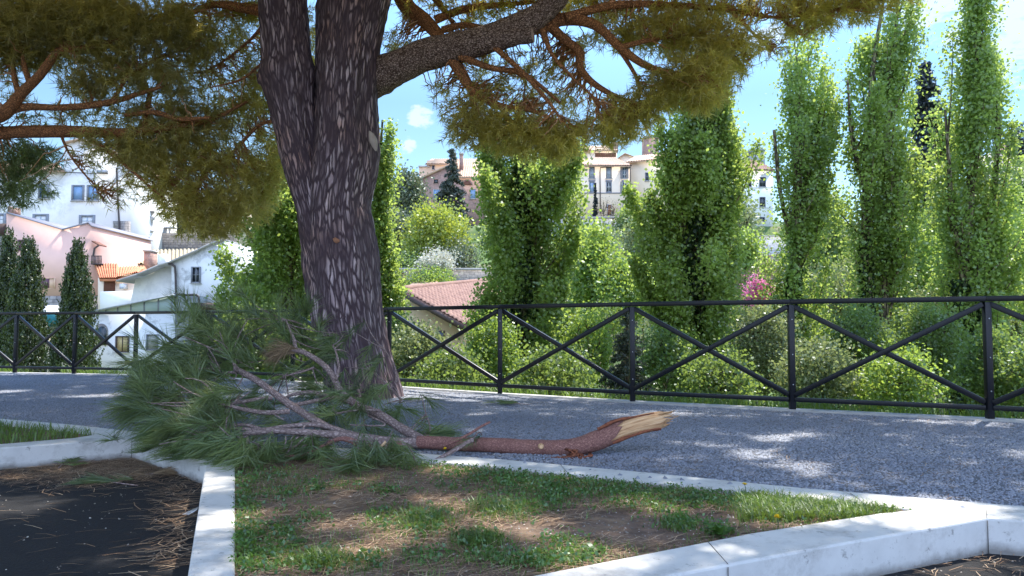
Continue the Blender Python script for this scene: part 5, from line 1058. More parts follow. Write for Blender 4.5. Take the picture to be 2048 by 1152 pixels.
def bush(label, cx, cy, rx, ry, Y, mleaf, ncl, npc=24, leaf=.09, sig=.15, name='shrub', cat='shrub', group=None, inner=.2, ragged=.35, stem=True, base=None):
    rows = [(cy-ry, cx-rx*.35, cx+rx*.35), (cy-ry*.7, cx-rx*.78, cx+rx*.78), (cy-ry*.2, cx-rx, cx+rx), (cy+ry*.4, cx-rx*.95, cx+rx*.95), (cy+ry, cx-rx*.6, cx+rx*.6)]
    by = cy+ry if base is None else base
    return tree(name, label, cat, rows, Y, mleaf, [[(cx, by, max(1.5, rx*.06)), (cx+rx*.05, cy+ry*.2, max(1.2, rx*.045)), (cx, cy-ry*.6, max(.5, rx*.015))], [(cx, cy+ry*.5, max(1, rx*.035)), (cx-rx*.4, cy-ry*.3, .5+rx*.01)], [(cx, cy+ry*.4, max(1, rx*.035)), (cx+rx*.45, cy-ry*.2, .5+rx*.01)]], leaf, ncl, npc, sig, group, inner, ragged, nbr=30, upright=1.0, depth=1.0)
G2 = 'maples growing up from the slope'
bush('bright lime maple beside the right flank of the broad ivy clad poplar', 1182, 556, 50, 104, 25, M['maple'], 420, 24, .13, .22, 'maple', 'tree', G2)
bush('fresh lime maple shoot before the rough brown terrace wall', 1285, 492, 40, 46, 30, M['palebush'], 240, 24, .12, .22, 'maple', 'tree', G2)
bush('mid green young maple between the two ivy clad poplars', 1245, 590, 52, 60, 24, M['maple'], 300, 24, .12, .2, 'maple', 'tree', G2)
bush('pale green maple filling the gap behind the slender poplar', 1640, 500, 70, 110, 27, M['bush'], 460, 24, .13, .24, 'maple', 'tree', G2)
bush('light green maple between the two stemmed poplar and the rightmost poplar', 1835, 530, 80, 105, 25, M['maple'], 520, 24, .13, .24, 'maple', 'tree', G2)
bush('maple with pale leaves low behind the top rail left of the rightmost poplar', 1690, 610, 90, 80, 23, M['palebush'], 420, 24, .12, .2, 'maple', 'tree', G2)
bush('maple at the right edge under the rightmost poplar', 2040, 560, 70, 110, 25, M['bush'], 420, 24, .13, .24, 'maple', 'tree', G2)
bush('yellowish maple between the stone walls right of the dense ivy clad poplar', 1478, 462, 32, 56, 42, M['palebush'], 200, 24, .2, .32, 'maple', 'tree', G2)
bush('maple sprig low in the gap right of the dense ivy clad poplar', 1490, 500, 26, 34, 32, M['maple'], 120, 22, .13, .22, 'maple', 'tree', G2)
G3 = 'shrubs on the slope behind the fence'
shr = [(835, 735, 62, 75, 14.5, 'palebush', 'variegated shrub right behind the fence beside the pine trunk'), (910, 765, 70, 50, 13.5, 'bush', 'leafy shrub under the tan gable wall'), (985, 720, 60, 80, 16, 'maple', 'bright shrub at the left foot of the broad ivy clad poplar'),
 (1110, 760, 80, 52, 13.8, 'bush', 'dark leafy shrub at the right foot of the broad ivy clad poplar'), (1175, 700, 50, 70, 17, 'maple', 'lime shrub left of the young spruce'), (1330, 740, 60, 70, 15.5, 'bush', 'mid green shrub right of the young spruce'),
 (1440, 765, 70, 50, 13.6, 'bush', 'shrub behind the brace below the dense ivy clad poplar'), (1530, 700, 66, 80, 16, 'palebush', 'pale shrub left of the middle right fence post'), (1640, 750, 72, 64, 14.5, 'palebush', 'silvery shrub just right of the middle right fence post'),
 (1720, 700, 66, 80, 16.5, 'bush', 'tall shrub under the two stemmed poplar'), (1800, 765, 74, 56, 13.8, 'maple', 'yellow green shrub where the right hand braces cross'), (1860, 690, 66, 80, 16.5, 'bush', 'shrub against the ivy column of the rightmost poplar'), (1990, 740, 60, 70, 15, 'bush', 'shrub right of the rightmost fence post in view'),
 (2080, 760, 60, 60, 14, 'bush', 'shrub cut by the right edge behind the fence'), (500, 700, 84, 70, 15, 'bush', 'dark shrub behind the fallen branch'), (600, 720, 60, 60, 14.5, 'bush', 'shrub between fallen branch and pine trunk, behind the fence'), (690, 700, 70, 70, 15.5, 'palebush', 'pale shrub mostly hidden by the pine trunk'), (425, 735, 40, 45, 15, 'palebush', 'pale flecked shrub seen through the needles of the fallen branch')]
shr += [(1455, 650, 48, 60, 21, 'bush', 'mid green shrub filling the gap right of the dense ivy clad poplar'), (1335, 640, 40, 56, 22, 'palebush', 'pale shrub above the brace crossing left of the dense ivy clad poplar'), (1560, 650, 46, 50, 22, 'bush', 'shrub at the left foot of the slender poplar'), (1660, 670, 50, 50, 21, 'maple', 'lime shrub at the right foot of the slender poplar'),
 (1850, 640, 60, 56, 21, 'palebush', 'pale shrub under the top rail left of the rightmost fence post in view'), (985, 660, 40, 50, 22, 'bush', 'shrub in the gap between the tan house and the broad ivy clad poplar'), (1210, 660, 46, 50, 22, 'bush', 'shrub just above the young spruce on its left side'), (795, 690, 36, 60, 17, 'bush', 'shrub squeezed between pine trunk and variegated shrub')]
for (cx, cy, rx, ry, Y, mk, lb) in shr: bush(lb, cx, cy, rx, ry, Y, M[mk], int(rx*ry*.065), 24, .075, .12, group=G3)
bush('round grey green tree left of the grey green spruce', 815, 410, 36, 62, 80, M['greybush'], 300, 24, .34, .5, 'round_tree', 'tree')
bush('round lime tree below the hilltop brick house', 872, 476, 70, 56, 66, M['lime'], 480, 26, .28, .5, 'round_tree', 'tree')
bush('dusty white flowering bush on the terrace above the pink tiled roof', 872, 523, 34, 17, 59, M['white_blossom'], 150, 24, .18, .24)
bush('grey green bush right of the white flowering bush', 925, 517, 42, 30, 63, M['greybush'], 200, 24, .22, .34)
bush('long green hedge on the terrace right of the pine trunk', 812, 530, 52, 16, 62.5, M['bush'], 160, 24, .2, .3, 'hedge', 'hedge')
bush('bright creeper spilling over the terrace wall behind the pink tiled roof', 858, 560, 52, 20, 57.5, M['maple'], 220, 24, .16, .26, 'creeper', 'plant')
bush('dark green thicket between lime tree and pine trunk', 795, 480, 34, 50, 70, M['greybush'], 200, 24, .3, .45)
bush('dark climber on the pale block wall beside the dense ivy clad poplar', 1255, 455, 26, 32, 97, M['bush'], 160, 24, .3, .45, 'climber', 'plant')
bush('yellow green shrubs on the ledge below the pale block wall', 1200, 478, 50, 14, 95, M['palebush'], 130, 24, .28, .4)
bush('bare brownish bush hanging over the rough brown terrace wall', 1235, 545, 60, 40, 86, M['dry'], 200, 20, .22, .5)
bush('dry tan tree beside the pink blossom', 1512, 560, 40, 52, 44, M['dry'], 260, 22, .13, .3, 'dry_tree', 'tree')
bush('pink blossoming tree between the slender and the dense poplar', 1518, 586, 24, 25, 21, M['pink'], 130, 26, .06, .09, 'blossom_tree', 'tree', base=680)
bush('leafless whitish tree with pale buds left of the cream house door', 1207, 418, 12, 22, 100, M['dry'], 26, 10, .16, .3, 'bare_tree', 'tree'); bush('leafless whitish tree with pale buds before the cream house door', 1226, 420, 9, 18, 100, M['dry'], 22, 10, .16, .3, 'bare_tree', 'tree')
bush('dark green tree at the foot of the pale grey house', 1480, 440, 22, 36, 96, M['greybush'], 130, 24, .32, .5, 'round_tree', 'tree')
bush('low dark bush on the wall left of the drooping cedar', 1828, 398, 34, 20, 90, M['greybush'], 140, 24, .3, .5)
bush('dark tree touching the skyline at the far right edge', 2040, 290, 26, 30, 80, M['darkconifer'], 100, 24, .3, .5, 'round_tree', 'tree')
bush('bushy green tree in front of the beige house at the right edge', 2040, 400, 60, 70, 60, M['bush'], 300, 24, .25, .5, 'round_tree', 'tree')

# ------------------------------------------------------------------ the fallen branch
FB = thing('broken_branch', 'freshly broken pine branch with splintered end and green needles lying across the kerb', 'branch', tuple(gp(900, 905)*[1, 1, 0]))
# butt: thick bare stem
ST = [(835, 884, 12.5, 5.25), (900, 887, 13.5, 5.22), (1000, 891, 15, 5.18), (1080, 896, 16, 5.14), (1145, 895, 18, 5.12), (1190, 882, 19.5, 5.12), (1235, 864, 20.5, 5.13), (1262, 853, 21, 5.14)]
Ps, rs = smooth_path([at(x, y, Y) for x, y, r, Y in ST], 90, [r*Y/F for *_, r, Y in ST])
b = Buf(); V = tube(b, Ps, rs, 28, False, .07, 16)
# oblique tear: slide the last rings back on the side facing the viewer and down
T_end = norm(Ps[-1]-Ps[-6]); Vw = b.v[0].reshape(90, 28, 3)
face = norm(np.array([0.15, -1.0, -0.45]))
for i in range(60, 90):
    rel = Vw[i]-Ps[i]; f_ = (rel @ face)/np.linalg.norm(rel, axis=1)
    s_ = (i-60)/29.0
    Vw[i] -= T_end*(np.clip(f_-0.05, 0, 1.2)*0.13*s_**1.2+(.05*np.sin(np.arange(28)*1.9)*np.sin(np.arange(28)*.7)+rng.uniform(0, .03, 28))*s_**2)[:, None]
b.v[0] = Vw.reshape(-1, 3); stem = b.build('stem', M['branchbark'], FB, smooth=True)
WD = [(1150, 893, 9, 5.12), (1195, 881, 14.5, 5.12), (1235, 865, 17.2, 5.13), (1265, 853, 19, 5.13), (1292, 846, 19, 5.13), (1310, 842, 17, 5.13)]
Pw, rw = smooth_path([at(x, y, Y) for x, y, r, Y in WD], 40, [r*Y/F for *_, r, Y in WD]); b = Buf(); tube(b, Pw, rw, 36, False, .06, 22)
Vw = b.v[0].reshape(40, 36, 3); T_end = norm(Pw[-1]-Pw[-5]); jag = np.abs(rng.normal(0, .035, 36))+.03*np.abs(np.sin(np.linspace(0, 9, 36)))
for i in range(22, 40): Vw[i] += T_end*(jag*((i-22)/17.0)**2)[:, None]
Vw[-1] = Vw[-1]*.75+Pw[-1]*.25+T_end*(jag*.5)[:, None]; b.v[0] = Vw.reshape(-1, 3)
inner_ = Pw[-1]-T_end*.03; k = np.arange(36); b.add(np.vstack([Vw[-1], inner_]), np.stack([k, (k+1) % 36, np.full(36, 36)], -1), uv=np.tile([[0, 0], [.01, .1], [.005, .2]], (36, 1)))
for k in range(46):
    a = rng.uniform(0, 6.283); rr_ = rng.uniform(.1, .95)*rw[-1]; e1 = norm(np.cross(T_end, [0, 1.0, 0])); e2 = np.cross(T_end, e1)
    p0 = Pw[-1]+(e1*math.cos(a)+e2*math.sin(a))*rr_-T_end*.06; L_ = rng.uniform(.05, .20)*(1.15 if math.sin(a) > 0 else .8); tube(b, [p0, p0+T_end*L_*.6+rng.normal(0, .004, 3), p0+T_end*L_+rng.normal(0, .008, 3)], [rng.uniform(.004, .012), .005, .0008], 4, False)
b.build('splintered_end', M['wood'], stem, smooth=False)
b = Buf(); p0 = at(1290, 862, 5.1); beam(b, p0, at(1322, 857, 5.1), .012, .02); tube(b, smooth_path([at(1225, 885, 5.08), at(1265, 871, 5.07), at(1300, 860, 5.08), at(1322, 857, 5.09)], 16), np.linspace(.012, .006, 16), 6, True, .4, 40)
P_ = smooth_path([at(1195, 846+12, 5.1), at(1235, 840, 5.1), at(1275, 833, 5.1), at(1308, 826, 5.1)], 20); tube(b, P_, np.linspace(.012, .004, 20), 6, True, .4, 40)
b.build('torn_bark_strip', M['redbark'], stem)
b = Buf()
for k in range(26):
    c = at(1150+rng.normal(0, 14), 913+rng.normal(0, 5), 5.0); tube(b, [c, c+rng.normal(0, .03, 3)*[1, 1, .4], c+rng.normal(0, .05, 3)*[1, 1, .3]], [.009, .008, .003], 5)
b.build('bark_flakes', M['redbark'], FB)
b = Buf(); c = at(1082, 893, 5.04); tube(b, [c+[0, .01, 0], c-[0, .02, 0]], [.02, .012], 10); b.build('knot', M['wood'], stem)
def sbranch(pts, m, parent=FB, name='side_branch', sides=10, wob=.06):
    b = Buf(); P_, r_ = smooth_path([at(x, y, Y) for x, y, r, Y in pts], 36, [r*Y/F for *_, r, Y in pts]); tube(b, P_, r_, sides, True, wob, 16); BR.append(P_); return b.build(name, m, parent, smooth=True)
BR = []
gb, rb_ = M['greybark'], M['branchbark']
A1 = sbranch([(845, 880, 9.5, 5.3), (805, 858, 9, 5.5), (760, 830, 8.5, 5.7), (710, 808, 7.5, 5.9), (680, 780, 6.5, 6.05), (665, 750, 6, 6.1), (645, 728, 5.5, 6.15), (615, 708, 5, 6.2), (592, 700, 5, 6.2), (575, 702, 4, 6.2)], gb)
sbranch([(592, 700, 4, 6.2), (588, 680, 3.5, 6.25), (580, 660, 2.5, 6.3), (572, 640, 1.5, 6.35)], gb, A1, 'shoot')
sbranch([(700, 803, 6, 5.9), (670, 795, 5, 5.8), (640, 800, 4.5, 5.7), (600, 808, 4, 5.6), (572, 813, 3, 5.55)], gb, A1, 'shoot'); sbranch([(665, 796, 4.5, 5.8), (625, 785, 4.5, 5.8), (586, 789, 3.5, 5.8), (560, 802, 2, 5.8)], gb, A1, 'shoot')
sbranch([(672, 760, 3.5, 6.05), (678, 735, 2.5, 6.1), (672, 705, 1.8, 6.2), (665, 690, 1.2, 6.2)], gb, A1, 'shoot'); sbranch([(628, 735, 2.5, 6.15), (600, 745, 2, 6.1), (570, 752, 1.2, 6.1)], gb, A1, 'shoot')
A2 = sbranch([(840, 886, 11, 5.25), (790, 885, 10.5, 5.22), (735, 878, 10, 5.22), (690, 868, 9, 5.25), (650, 852, 8, 5.35), (600, 822, 7.5, 5.5), (560, 795, 7, 5.6), (520, 765, 6.5, 5.75), (485, 745, 6, 5.85), (470, 737, 5, 5.9)], gb)
sbranch([(475, 742, 4, 5.88), (468, 728, 3, 5.9), (464, 715, 2, 5.95)], gb, A2, 'shoot'); sbranch([(470, 745, 3, 5.88), (455, 745, 2.5, 5.9), (440, 747, 1.5, 5.9)], gb, A2, 'shoot')
sbranch([(545, 796, 4.5, 5.6), (505, 800, 4, 5.55), (452, 810, 3, 5.5)], gb, A2, 'shoot'); sbranch([(580, 823, 5, 5.5), (530, 825, 5, 5.45), (480, 817, 4, 5.4), (438, 806, 2.5, 5.4)], gb, A2, 'shoot')
A3 = sbranch([(745, 882, 9, 5.15), (700, 872, 8.5, 5.12), (650, 868, 7.5, 5.1), (600, 864, 7, 5.1), (550, 862, 6, 5.1), (500, 866, 5, 5.1), (440, 872, 3, 5.1)], gb)
sbranch([(690, 865, 6, 5.2), (640, 850, 5.5, 5.25), (580, 852, 5, 5.25), (520, 860, 4.5, 5.2), (455, 855, 3, 5.2)], gb, A3, 'shoot'); sbranch([(520, 858, 4, 5.2), (490, 850, 3.5, 5.25), (440, 852, 2.5, 5.25)], gb, A3, 'shoot')
A4 = sbranch([(800, 890, 9, 5.1), (760, 898, 8, 5.0), (730, 895, 7, 4.98), (700, 880, 6, 5.0), (670, 880, 4, 5.0), (620, 905, 3, 4.95), (580, 912, 2.5, 4.92), (530, 905, 2, 4.9), (490, 897, 1.2, 4.9)], rb_)
b = Buf(); tube(b, [at(772, 884, 4.98), at(756, 898, 4.96)], [.012, .003], 6); b.build('torn_stub', M['wood'], A4)
for pts in ([(610, 850, 2.2, 5.2), (595, 875, 2, 5.1), (560, 898, 1.6, 5.05), (510, 912, 1.0, 5.0)], [(615, 870, 2, 5.1), (590, 893, 1.8, 5.0), (560, 905, 1.5, 4.95), (520, 900, 1, 4.9)], [(690, 880, 2, 5.0), (720, 885, 2, 4.95), (745, 905, 1.5, 4.9), (780, 925, 1, 4.85)], [(760, 820, 2.5, 5.7), (700, 822, 2.2, 5.6), (650, 832, 2, 5.5), (600, 825, 1.2, 5.5)], [(735, 830, 2, 5.7), (770, 850, 2, 5.5), (700, 850, 1.5, 5.5)]): sbranch(pts, gb, A3, 'shoot', 6)
sbranch([(880, 893, 3, 5.08), (905, 885, 2.8, 5.05), (940, 867, 2.6, 5.05), (962, 853, 2.5, 5.08), (980, 844, 2.3, 5.1)], M['branchbark'], FB, 'side_branch'); sbranch([(945, 880, 5, 5.05), (900, 905, 4, 4.95), (860, 925, 3, 4.85), (830, 930, 1.5, 4.8)], gb, FB, 'side_branch')
sbranch([(830, 885, 2, 5.3), (860, 865, 1.8, 5.5), (850, 820, 1.2, 5.8), (842, 790, .8, 6)], gb, FB, 'shoot', 6); sbranch([(740, 740, 2, 6.3), (770, 765, 2.4, 6.2), (803, 800, 2.6, 6.0)], gb, FB, 'shoot', 6); sbranch([(770, 700, 1.2, 6.4), (790, 735, 1.6, 6.3), (792, 765, 1.6, 6.2)], gb, FB, 'shoot', 6)
BRP = np.concatenate(BR)
# needle tufts: (px, py, spread px, depth, count, direction in the picture (dx, dy))
TF = [(480, 665, 34, 6.0, 10, (-.5, -1)), (440, 700, 36, 5.95, 10, (-1, -.4)), (400, 655, 30, 6.1, 9, (-.3, -1)), (370, 690, 34, 6.0, 10, (-1, -.3)), (340, 720, 30, 5.9, 8, (-1, .1)), (395, 735, 36, 5.8, 6, (-.8, .5)), (440, 760, 30, 5.8, 5, (-1, .2)),
 (560, 660, 30, 6.25, 9, (-.6, -1)), (600, 645, 26, 6.35, 7, (.1, -1)), (530, 690, 34, 6.2, 8, (-1, -.3)), (590, 680, 26, 6.3, 6, (-.3, -1)), (500, 640, 24, 6.2, 5, (-.6, -.8)), (640, 690, 26, 6.2, 6, (-.8, -.5)), (670, 690, 20, 6.3, 5, (-1, .3)),
 (310, 780, 34, 5.6, 11, (-1, -.4)), (300, 830, 34, 5.4, 12, (-1, .1)), (350, 800, 36, 5.5, 11, (-.6, -.8)), (330, 870, 30, 5.2, 10, (-1, .4)), (380, 850, 34, 5.25, 12, (-.8, -.2)), (420, 880, 34, 5.05, 12, (-.7, .5)), (390, 905, 24, 5.0, 7, (-.6, .8)), (430, 830, 34, 5.35, 9, (-1, -.3)), (470, 880, 30, 5.0, 8, (-.6, .6)),
 (300, 745, 24, 5.8, 6, (-1, -.2)), (275, 800, 18, 5.6, 5, (-1, 0)), (470, 920, 22, 4.85, 7, (-.4, 1)), (520, 915, 28, 4.85, 7, (-.3, 1)), (580, 920, 28, 4.8, 6, (-.5, .9)), (650, 912, 26, 4.85, 6, (0, 1)), (700, 925, 24, 4.75, 6, (.1, 1)), (745, 925, 22, 4.75, 6, (.1, 1)), (790, 930, 18, 4.75, 4, (.3, 1)), (610, 895, 26, 5.0, 4, (-.4, .9)),
 (500, 770, 40, 5.9, 7, (-1, .3)), (540, 740, 40, 6.2, 5, (-1, .4)), (500, 830, 36, 5.5, 5, (-1, .2)), (560, 830, 36, 5.6, 5, (-.9, .4)), (620, 770, 40, 6.1, 6, (-1, .3)), (680, 780, 36, 6.2, 6, (-.5, .6)), (640, 835, 30, 5.5, 6, (-.8, .6)), (720, 850, 34, 5.6, 7, (-.2, .8)), (690, 800, 30, 6.0, 5, (-.8, .5)), (780, 820, 30, 5.9, 6, (.2, .5)), (825, 835, 30, 5.9, 3, (.8, .2)), (850, 855, 26, 5.7, 3, (.9, .2)), (720, 690, 24, 6.4, 4, (-.6, .4)), (740, 760, 30, 6.3, 4, (-.4, .5)), (480, 800, 36, 5.7, 5, (-1, .3)), (570, 780, 40, 6.0, 4, (-1, .2)), (880, 872, 18, 5.5, 1, (1, .1)), (945, 885, 8, 5.05, 1, (-.2, .3)), (760, 800, 24, 6.1, 3, (.1, .8))]
bn, bt = Buf(), Buf(); ALLT = []
for (px, py, sp, Y, n, (dx, dy)) in TF:
    for k in range(int(n*1.35) if px < 480 else n):
        x, y, yy = px+rng.normal(0, sp), py+rng.normal(0, sp*.75), Y+rng.normal(0, .16)
        yy += .28 if (px > 490 and py < 810) else 0; c = at(x, y, yy); c[2] = max(c[2], .03)
        ax = norm(np.array([dx, rng.normal(0, .5), -dy])+rng.normal(0, .28, 3))
        near = BRP[np.argmin(np.linalg.norm(BRP-c, axis=1))]
        s0 = c-ax*.10; m_ = 62; q_ = rng.random(m_)**.8
        base = s0+ax*(q_*.16)[:, None]; u = norm(rng.normal(size=(m_, 3))); d = norm(ax*.85+u*.62*(1.15-.5*q_)[:, None]); d[:, 2] = np.where((base[:, 2] < .1) & (d[:, 2] < -.05), d[:, 2]*.2, d[:, 2]); d = norm(d)
        tn = np.clip(rng.uniform(.0, .75)+np.abs(rng.normal(0, .28, m_)), .02, 1)
        needles_bent(bn, base, d, rng.uniform(.15, .24)*rng.uniform(.8, 1.1, m_), .0037, .22, tn)
        if np.linalg.norm(near-s0) < .9 and k % 2 == 0:
            tt_ = np.linspace(0, 1, 6)[:, None]; md_ = (near+s0)/2+rng.normal(0, .03, 3); tube(bt, near*(1-tt_)**2+2*md_*tt_*(1-tt_)+s0*tt_**2, np.linspace(.006, .0035, 6), 5, False, tint=.8)
for V_ in bn.v: V_[:, 2] = np.maximum(V_[:, 2], .004+rng.random(len(V_))*.006)
bn.build('needles', M['needle_fresh'], FB); bt.build('twigs', M['greybark'], FB)['kind'] = 'stuff'
b = Buf()
for k in range(8):
    c = at(588+rng.normal(0, 7), 700+rng.normal(0, 6), 6.18); ax = norm(np.array([-1, -.2, -.25])+rng.normal(0, .3, 3)); m_ = 60; u = norm(rng.normal(size=(m_, 3)))
    needles_bent(b, c+ax*rng.uniform(0, .12, (m_, 1)), norm(ax+u*.4), .2*rng.uniform(.7, 1.1, m_), .0028, .5, rng.uniform(.05, 1, m_))
b.build('dry_needles', M['needle_dry'], FB)
# loose sprigs
def sprig(label, px, py, z, n, ang, mk='needle_fresh', L_=.16):
    c = gp(px, py, z); T_ = thing('pine_sprig', label, 'twig', tuple(c)); ax = np.array([math.cos(ang), math.sin(ang), .03]); b = Buf()
    P_ = smooth_path([c-ax*.22+[0, 0, .008], c+[0, .01, .012], c+ax*.1+[0, 0, .015]], 12); tube(b, P_, np.linspace(.004, .003, 12), 6); b.build('stem', M['greybark'], T_); b = Buf()
    for k in range(n):
        s0 = c+ax*rng.uniform(-.12, .12)+np.append(rng.normal(0, .05, 2), .015); m_ = 44; u = norm(rng.normal(size=(m_, 3))*[1, 1, .35]); d = norm(ax*.9+u*.6); d[:, 2] = np.abs(d[:, 2])*.5
        needles_bent(b, np.repeat(s0[None], m_, 0), norm(d), L_*rng.uniform(.7, 1.1, m_), .0026, .25, np.clip(rng.uniform(.2, .8)+rng.normal(0, .15, m_), .02, 1))
    for V_ in b.v: V_[:, 2] = np.maximum(V_[:, 2], z+.004)
    b.build('needles', M[mk], T_)
sprig('green pine sprig lying on the dark tarmac near the left kerb', 215, 968, -.15, 9, 2.9); sprig('green pine sprig on the gravel beyond the broken branch', 1020, 808, 0, 9, 2.8); sprig('small green sprig on the gravel beside the pine base', 830, 800, 0, 5, .3)
sprig('straw coloured dry sprig on the tarmac below the kerb corner', 305, 952, -.15, 8, .35, 'needle_dry'); sprig('limp grey green sprig leaning on the left kerb face', 132, 925, -.13, 5, 1.9)

# ------------------------------------------------------------------ ground cover and litter
def litter(name, poly, n, z, L_, wd=.0032, dens=None, mat='litter'):
    P_ = scatter(poly, n)
    if dens is not None: P_ = P_[dens(P_)]
    m_ = len(P_); a = rng.normal(.35, .75, m_)+np.pi*(rng.random(m_) < .5); d = np.stack([np.cos(a), np.sin(a), rng.uniform(0, .10, m_)], 1)
    base = np.column_stack([P_, z+rng.uniform(.002, .012, m_)]); l = L_*rng.uniform(.5, 1.2, m_)[:, None]; s = np.stack([-d[:, 1], d[:, 0], 0*a], 1)*wd/2; bend = np.stack([-d[:, 1], d[:, 0], 0*a], 1)*(rng.normal(0, .12, m_))[:, None]*l
    mid = base+d*l*.5+bend+[0, 0, .003]; tip = base+d*l
    V = np.stack([base-s, base+s, mid+s, mid-s, tip+s*.6, tip-s*.6], 1).reshape(-1, 3); k = np.arange(m_)[:, None]*6; tn = rng.uniform(.02, 1, m_)
    b = Buf(); b.add(V, np.concatenate([k+np.array([[0, 1, 2, 3]]), k+np.array([[3, 2, 4, 5]])]), tint=np.concatenate([tn, tn])); tag(b.build(name, M[mat]), kind='stuff')
bay = [gp(x, y, -.15)[:2] for x, y in [(-60, 950), (0, 942), (263, 914), (400, 926), (372, 1160), (330, 1300), (-300, 1300)]]
crn = gp(270, 935, -.15)[:2]; kl0, kl1 = gp(405, 935, -.15)[:2], gp(375, 1152, -.15)[:2]
def near_kerb(P_):
    d1 = np.linalg.norm((P_-crn)*[.55, 1.0], axis=1); t_ = np.clip(((P_-kl0) @ (kl1-kl0))/np.dot(kl1-kl0, kl1-kl0), 0, 1); d2 = np.linalg.norm(P_-(kl0+t_[:, None]*(kl1-kl0)), axis=1)
    clm = .35+.65*(noise(np.column_stack([P_, 0*P_[:, 0]]), 2.2) > .05)
    return rng.random(len(P_)) < np.maximum.reduce([np.exp(-(d1/.45)**2), 0.30*np.exp(-(d2/.2)**2)*clm, .014*clm+0*d1])
litter('fallen_needles', bay, 18000, -.15, .14, .0042, near_kerb)
bay_r = [gp(x, y, -.15)[:2] for x, y in [(1740, 1153), (1903, 1115), (1970, 1096), (2060, 1106), (2300, 1130), (2300, 1300), (1500, 1300)]]
litter('fallen_needles', bay_r, 260, -.15, .1, .0034)
b = Buf(); P_ = scatter(bay_r, 240); stones(b, P_, .006, -.149); P_ = scatter(bay, 160); stones(b, P_, .005, -.148); tag(b.build('grit', M['pebble']), kind='stuff')
litter('fallen_needles', right_bed, 9000, -.02, .11, .0030, lambda P_: noise(np.column_stack([P_, 0*P_[:, 0]]), 1.9) > -.25)
litter('fallen_needles', pathpoly, 9000, -.004, .12, .0034, lambda P_: (noise(np.column_stack([P_, 0*P_[:, 0]]), 1.1) > .25) & (np.abs(P_[:, 0]) < 9))
b = Buf(); stones(b, scatter(right_bed, 5200), .0065, -.022); stones(b, scatter(right_bed, 60), .015, -.022); tag(b.build('pebbles', M['pebble']), kind='stuff')
# green patches in the right bed, as in the photo: (px, py, radius px along x, along y, weight)
GP = [(860, 935, 60, 16, 1), (960, 945, 80, 20, 1.2), (1060, 965, 90, 26, 1.2), (1120, 985, 70, 24, 1), (1200, 975, 80, 16, 1), (1290, 990, 90, 20, 1.1), (1380, 1000, 90, 18, 1), (1480, 1005, 80, 16, 1.3), (1580, 1015, 80, 18, 1.6), (1680, 1022, 70, 14, 1.6), (1760, 1023, 40, 8, 1.2), (1360, 1050, 50, 18, 1.1), (1330, 1020, 50, 10, .7), (1000, 1025, 60, 18, 1), (1080, 1010, 60, 18, .8), (850, 1045, 50, 24, 1.1), (760, 1040, 40, 18, .8), (960, 1085, 40, 16, .9), (1130, 1085, 50, 12, .7), (1130, 1120, 70, 16, 1.2), (1060, 1130, 50, 12, 1), (980, 1120, 60, 14, .7), (840, 1120, 30, 14, .8), (730, 1130, 40, 14, .7), (700, 975, 40, 8, .6), (630, 975, 20, 10, .7), (520, 950, 60, 16, .8), (490, 1000, 28, 50, 1.1), (490, 1090, 30, 50, 1.3), (560, 1070, 40, 26, .9), (540, 1125, 50, 20, 1.1), (580, 990, 60, 20, .6), (640, 1130, 40, 18, 1.1), (780, 985, 40, 12, .6), (1440, 1062, 16, 10, 1.2), (1010, 975, 120, 22, .5), (620, 1040, 40, 14, .5), (1240, 1015, 70, 10, .35)]
def patchy(n, jit=1.0):
    o_ = []
    wsum = sum(g_[2]*g_[3]*g_[4] for g_ in GP)
    for (x, y, rx, ry, w_) in GP:
        k = int(n*rx*ry*w_/wsum)
        for q_ in range(k): o_.append(gp(x+rng.normal(0, rx*.55*jit), min(y+rng.normal(0, ry*.6*jit), 1400), -.022))
    P_ = np.array(o_); return P_[inside(P_[:, :2], right_bed)]
b = Buf(); P_ = patchy(1900); P_ = np.repeat(P_, 5, 0)+rng.normal(0, .012, (len(P_)*5, 3))*[1, 1, 0]; blades(b, P_, .036, .0036, .9)
Q = [gp(rng.uniform(1480, 1800), rng.uniform(985, 1045), -.022) for k in range(1500)]; Q = np.array(Q); Q = Q[inside(Q[:, :2], right_bed)]; Q = np.repeat(Q, 3, 0)+rng.normal(0, .01, (len(Q)*3, 3))*[1, 1, 0]; blades(b, Q, .060, .0036, .9)
for (x, y, sx_) in ((1000, 1022, 34), (850, 1042, 36), (960, 1085, 26), (640, 1128, 30), (1550, 1010, 50)):
    Q = np.array([gp(x+rng.normal(0, sx_), y+rng.normal(0, sx_*.3), -.022) for k in range(420)]); Q = Q[inside(Q[:, :2], right_bed)]; blades(b, Q, .055, .0034, .9)
tag(b.build('bed_grass', M['grass']), kind='stuff')
b = Buf(); P_ = patchy(3600, 1.1); m_ = len(P_); P_ = np.repeat(P_, 4, 0)+np.column_stack([rng.normal(0, .014, (m_*4, 2)), rng.uniform(.004, .035, m_*4)]); leaves(b, P_, .017, .6, .25); tag(b.build('low_weeds', M['weed']), kind='stuff')
b = Buf(); Q = scatter(right_bed, 7000); nz_ = noise(np.column_stack([Q, 0*Q[:, 0]]), 2.6); Q = Q[nz_ > .3]; blades(b, np.column_stack([Q, np.full(len(Q), -.022)]), .035, .0035, 1.1); tag(b.build('sparse_grass', M['grass']), kind='stuff')
b = Buf(); Q = scatter(left_bed, 5200); blades(b, np.column_stack([Q, np.full(len(Q), -.022)]), .085, .006, .7); tag(b.build('left_bed_grass', M['grass']), kind='stuff')
b = Buf(); FL = np.array(fence_line); seg = [(FL[i], FL[i+1]) for i in range(1, len(FL)-2)]
Q = []
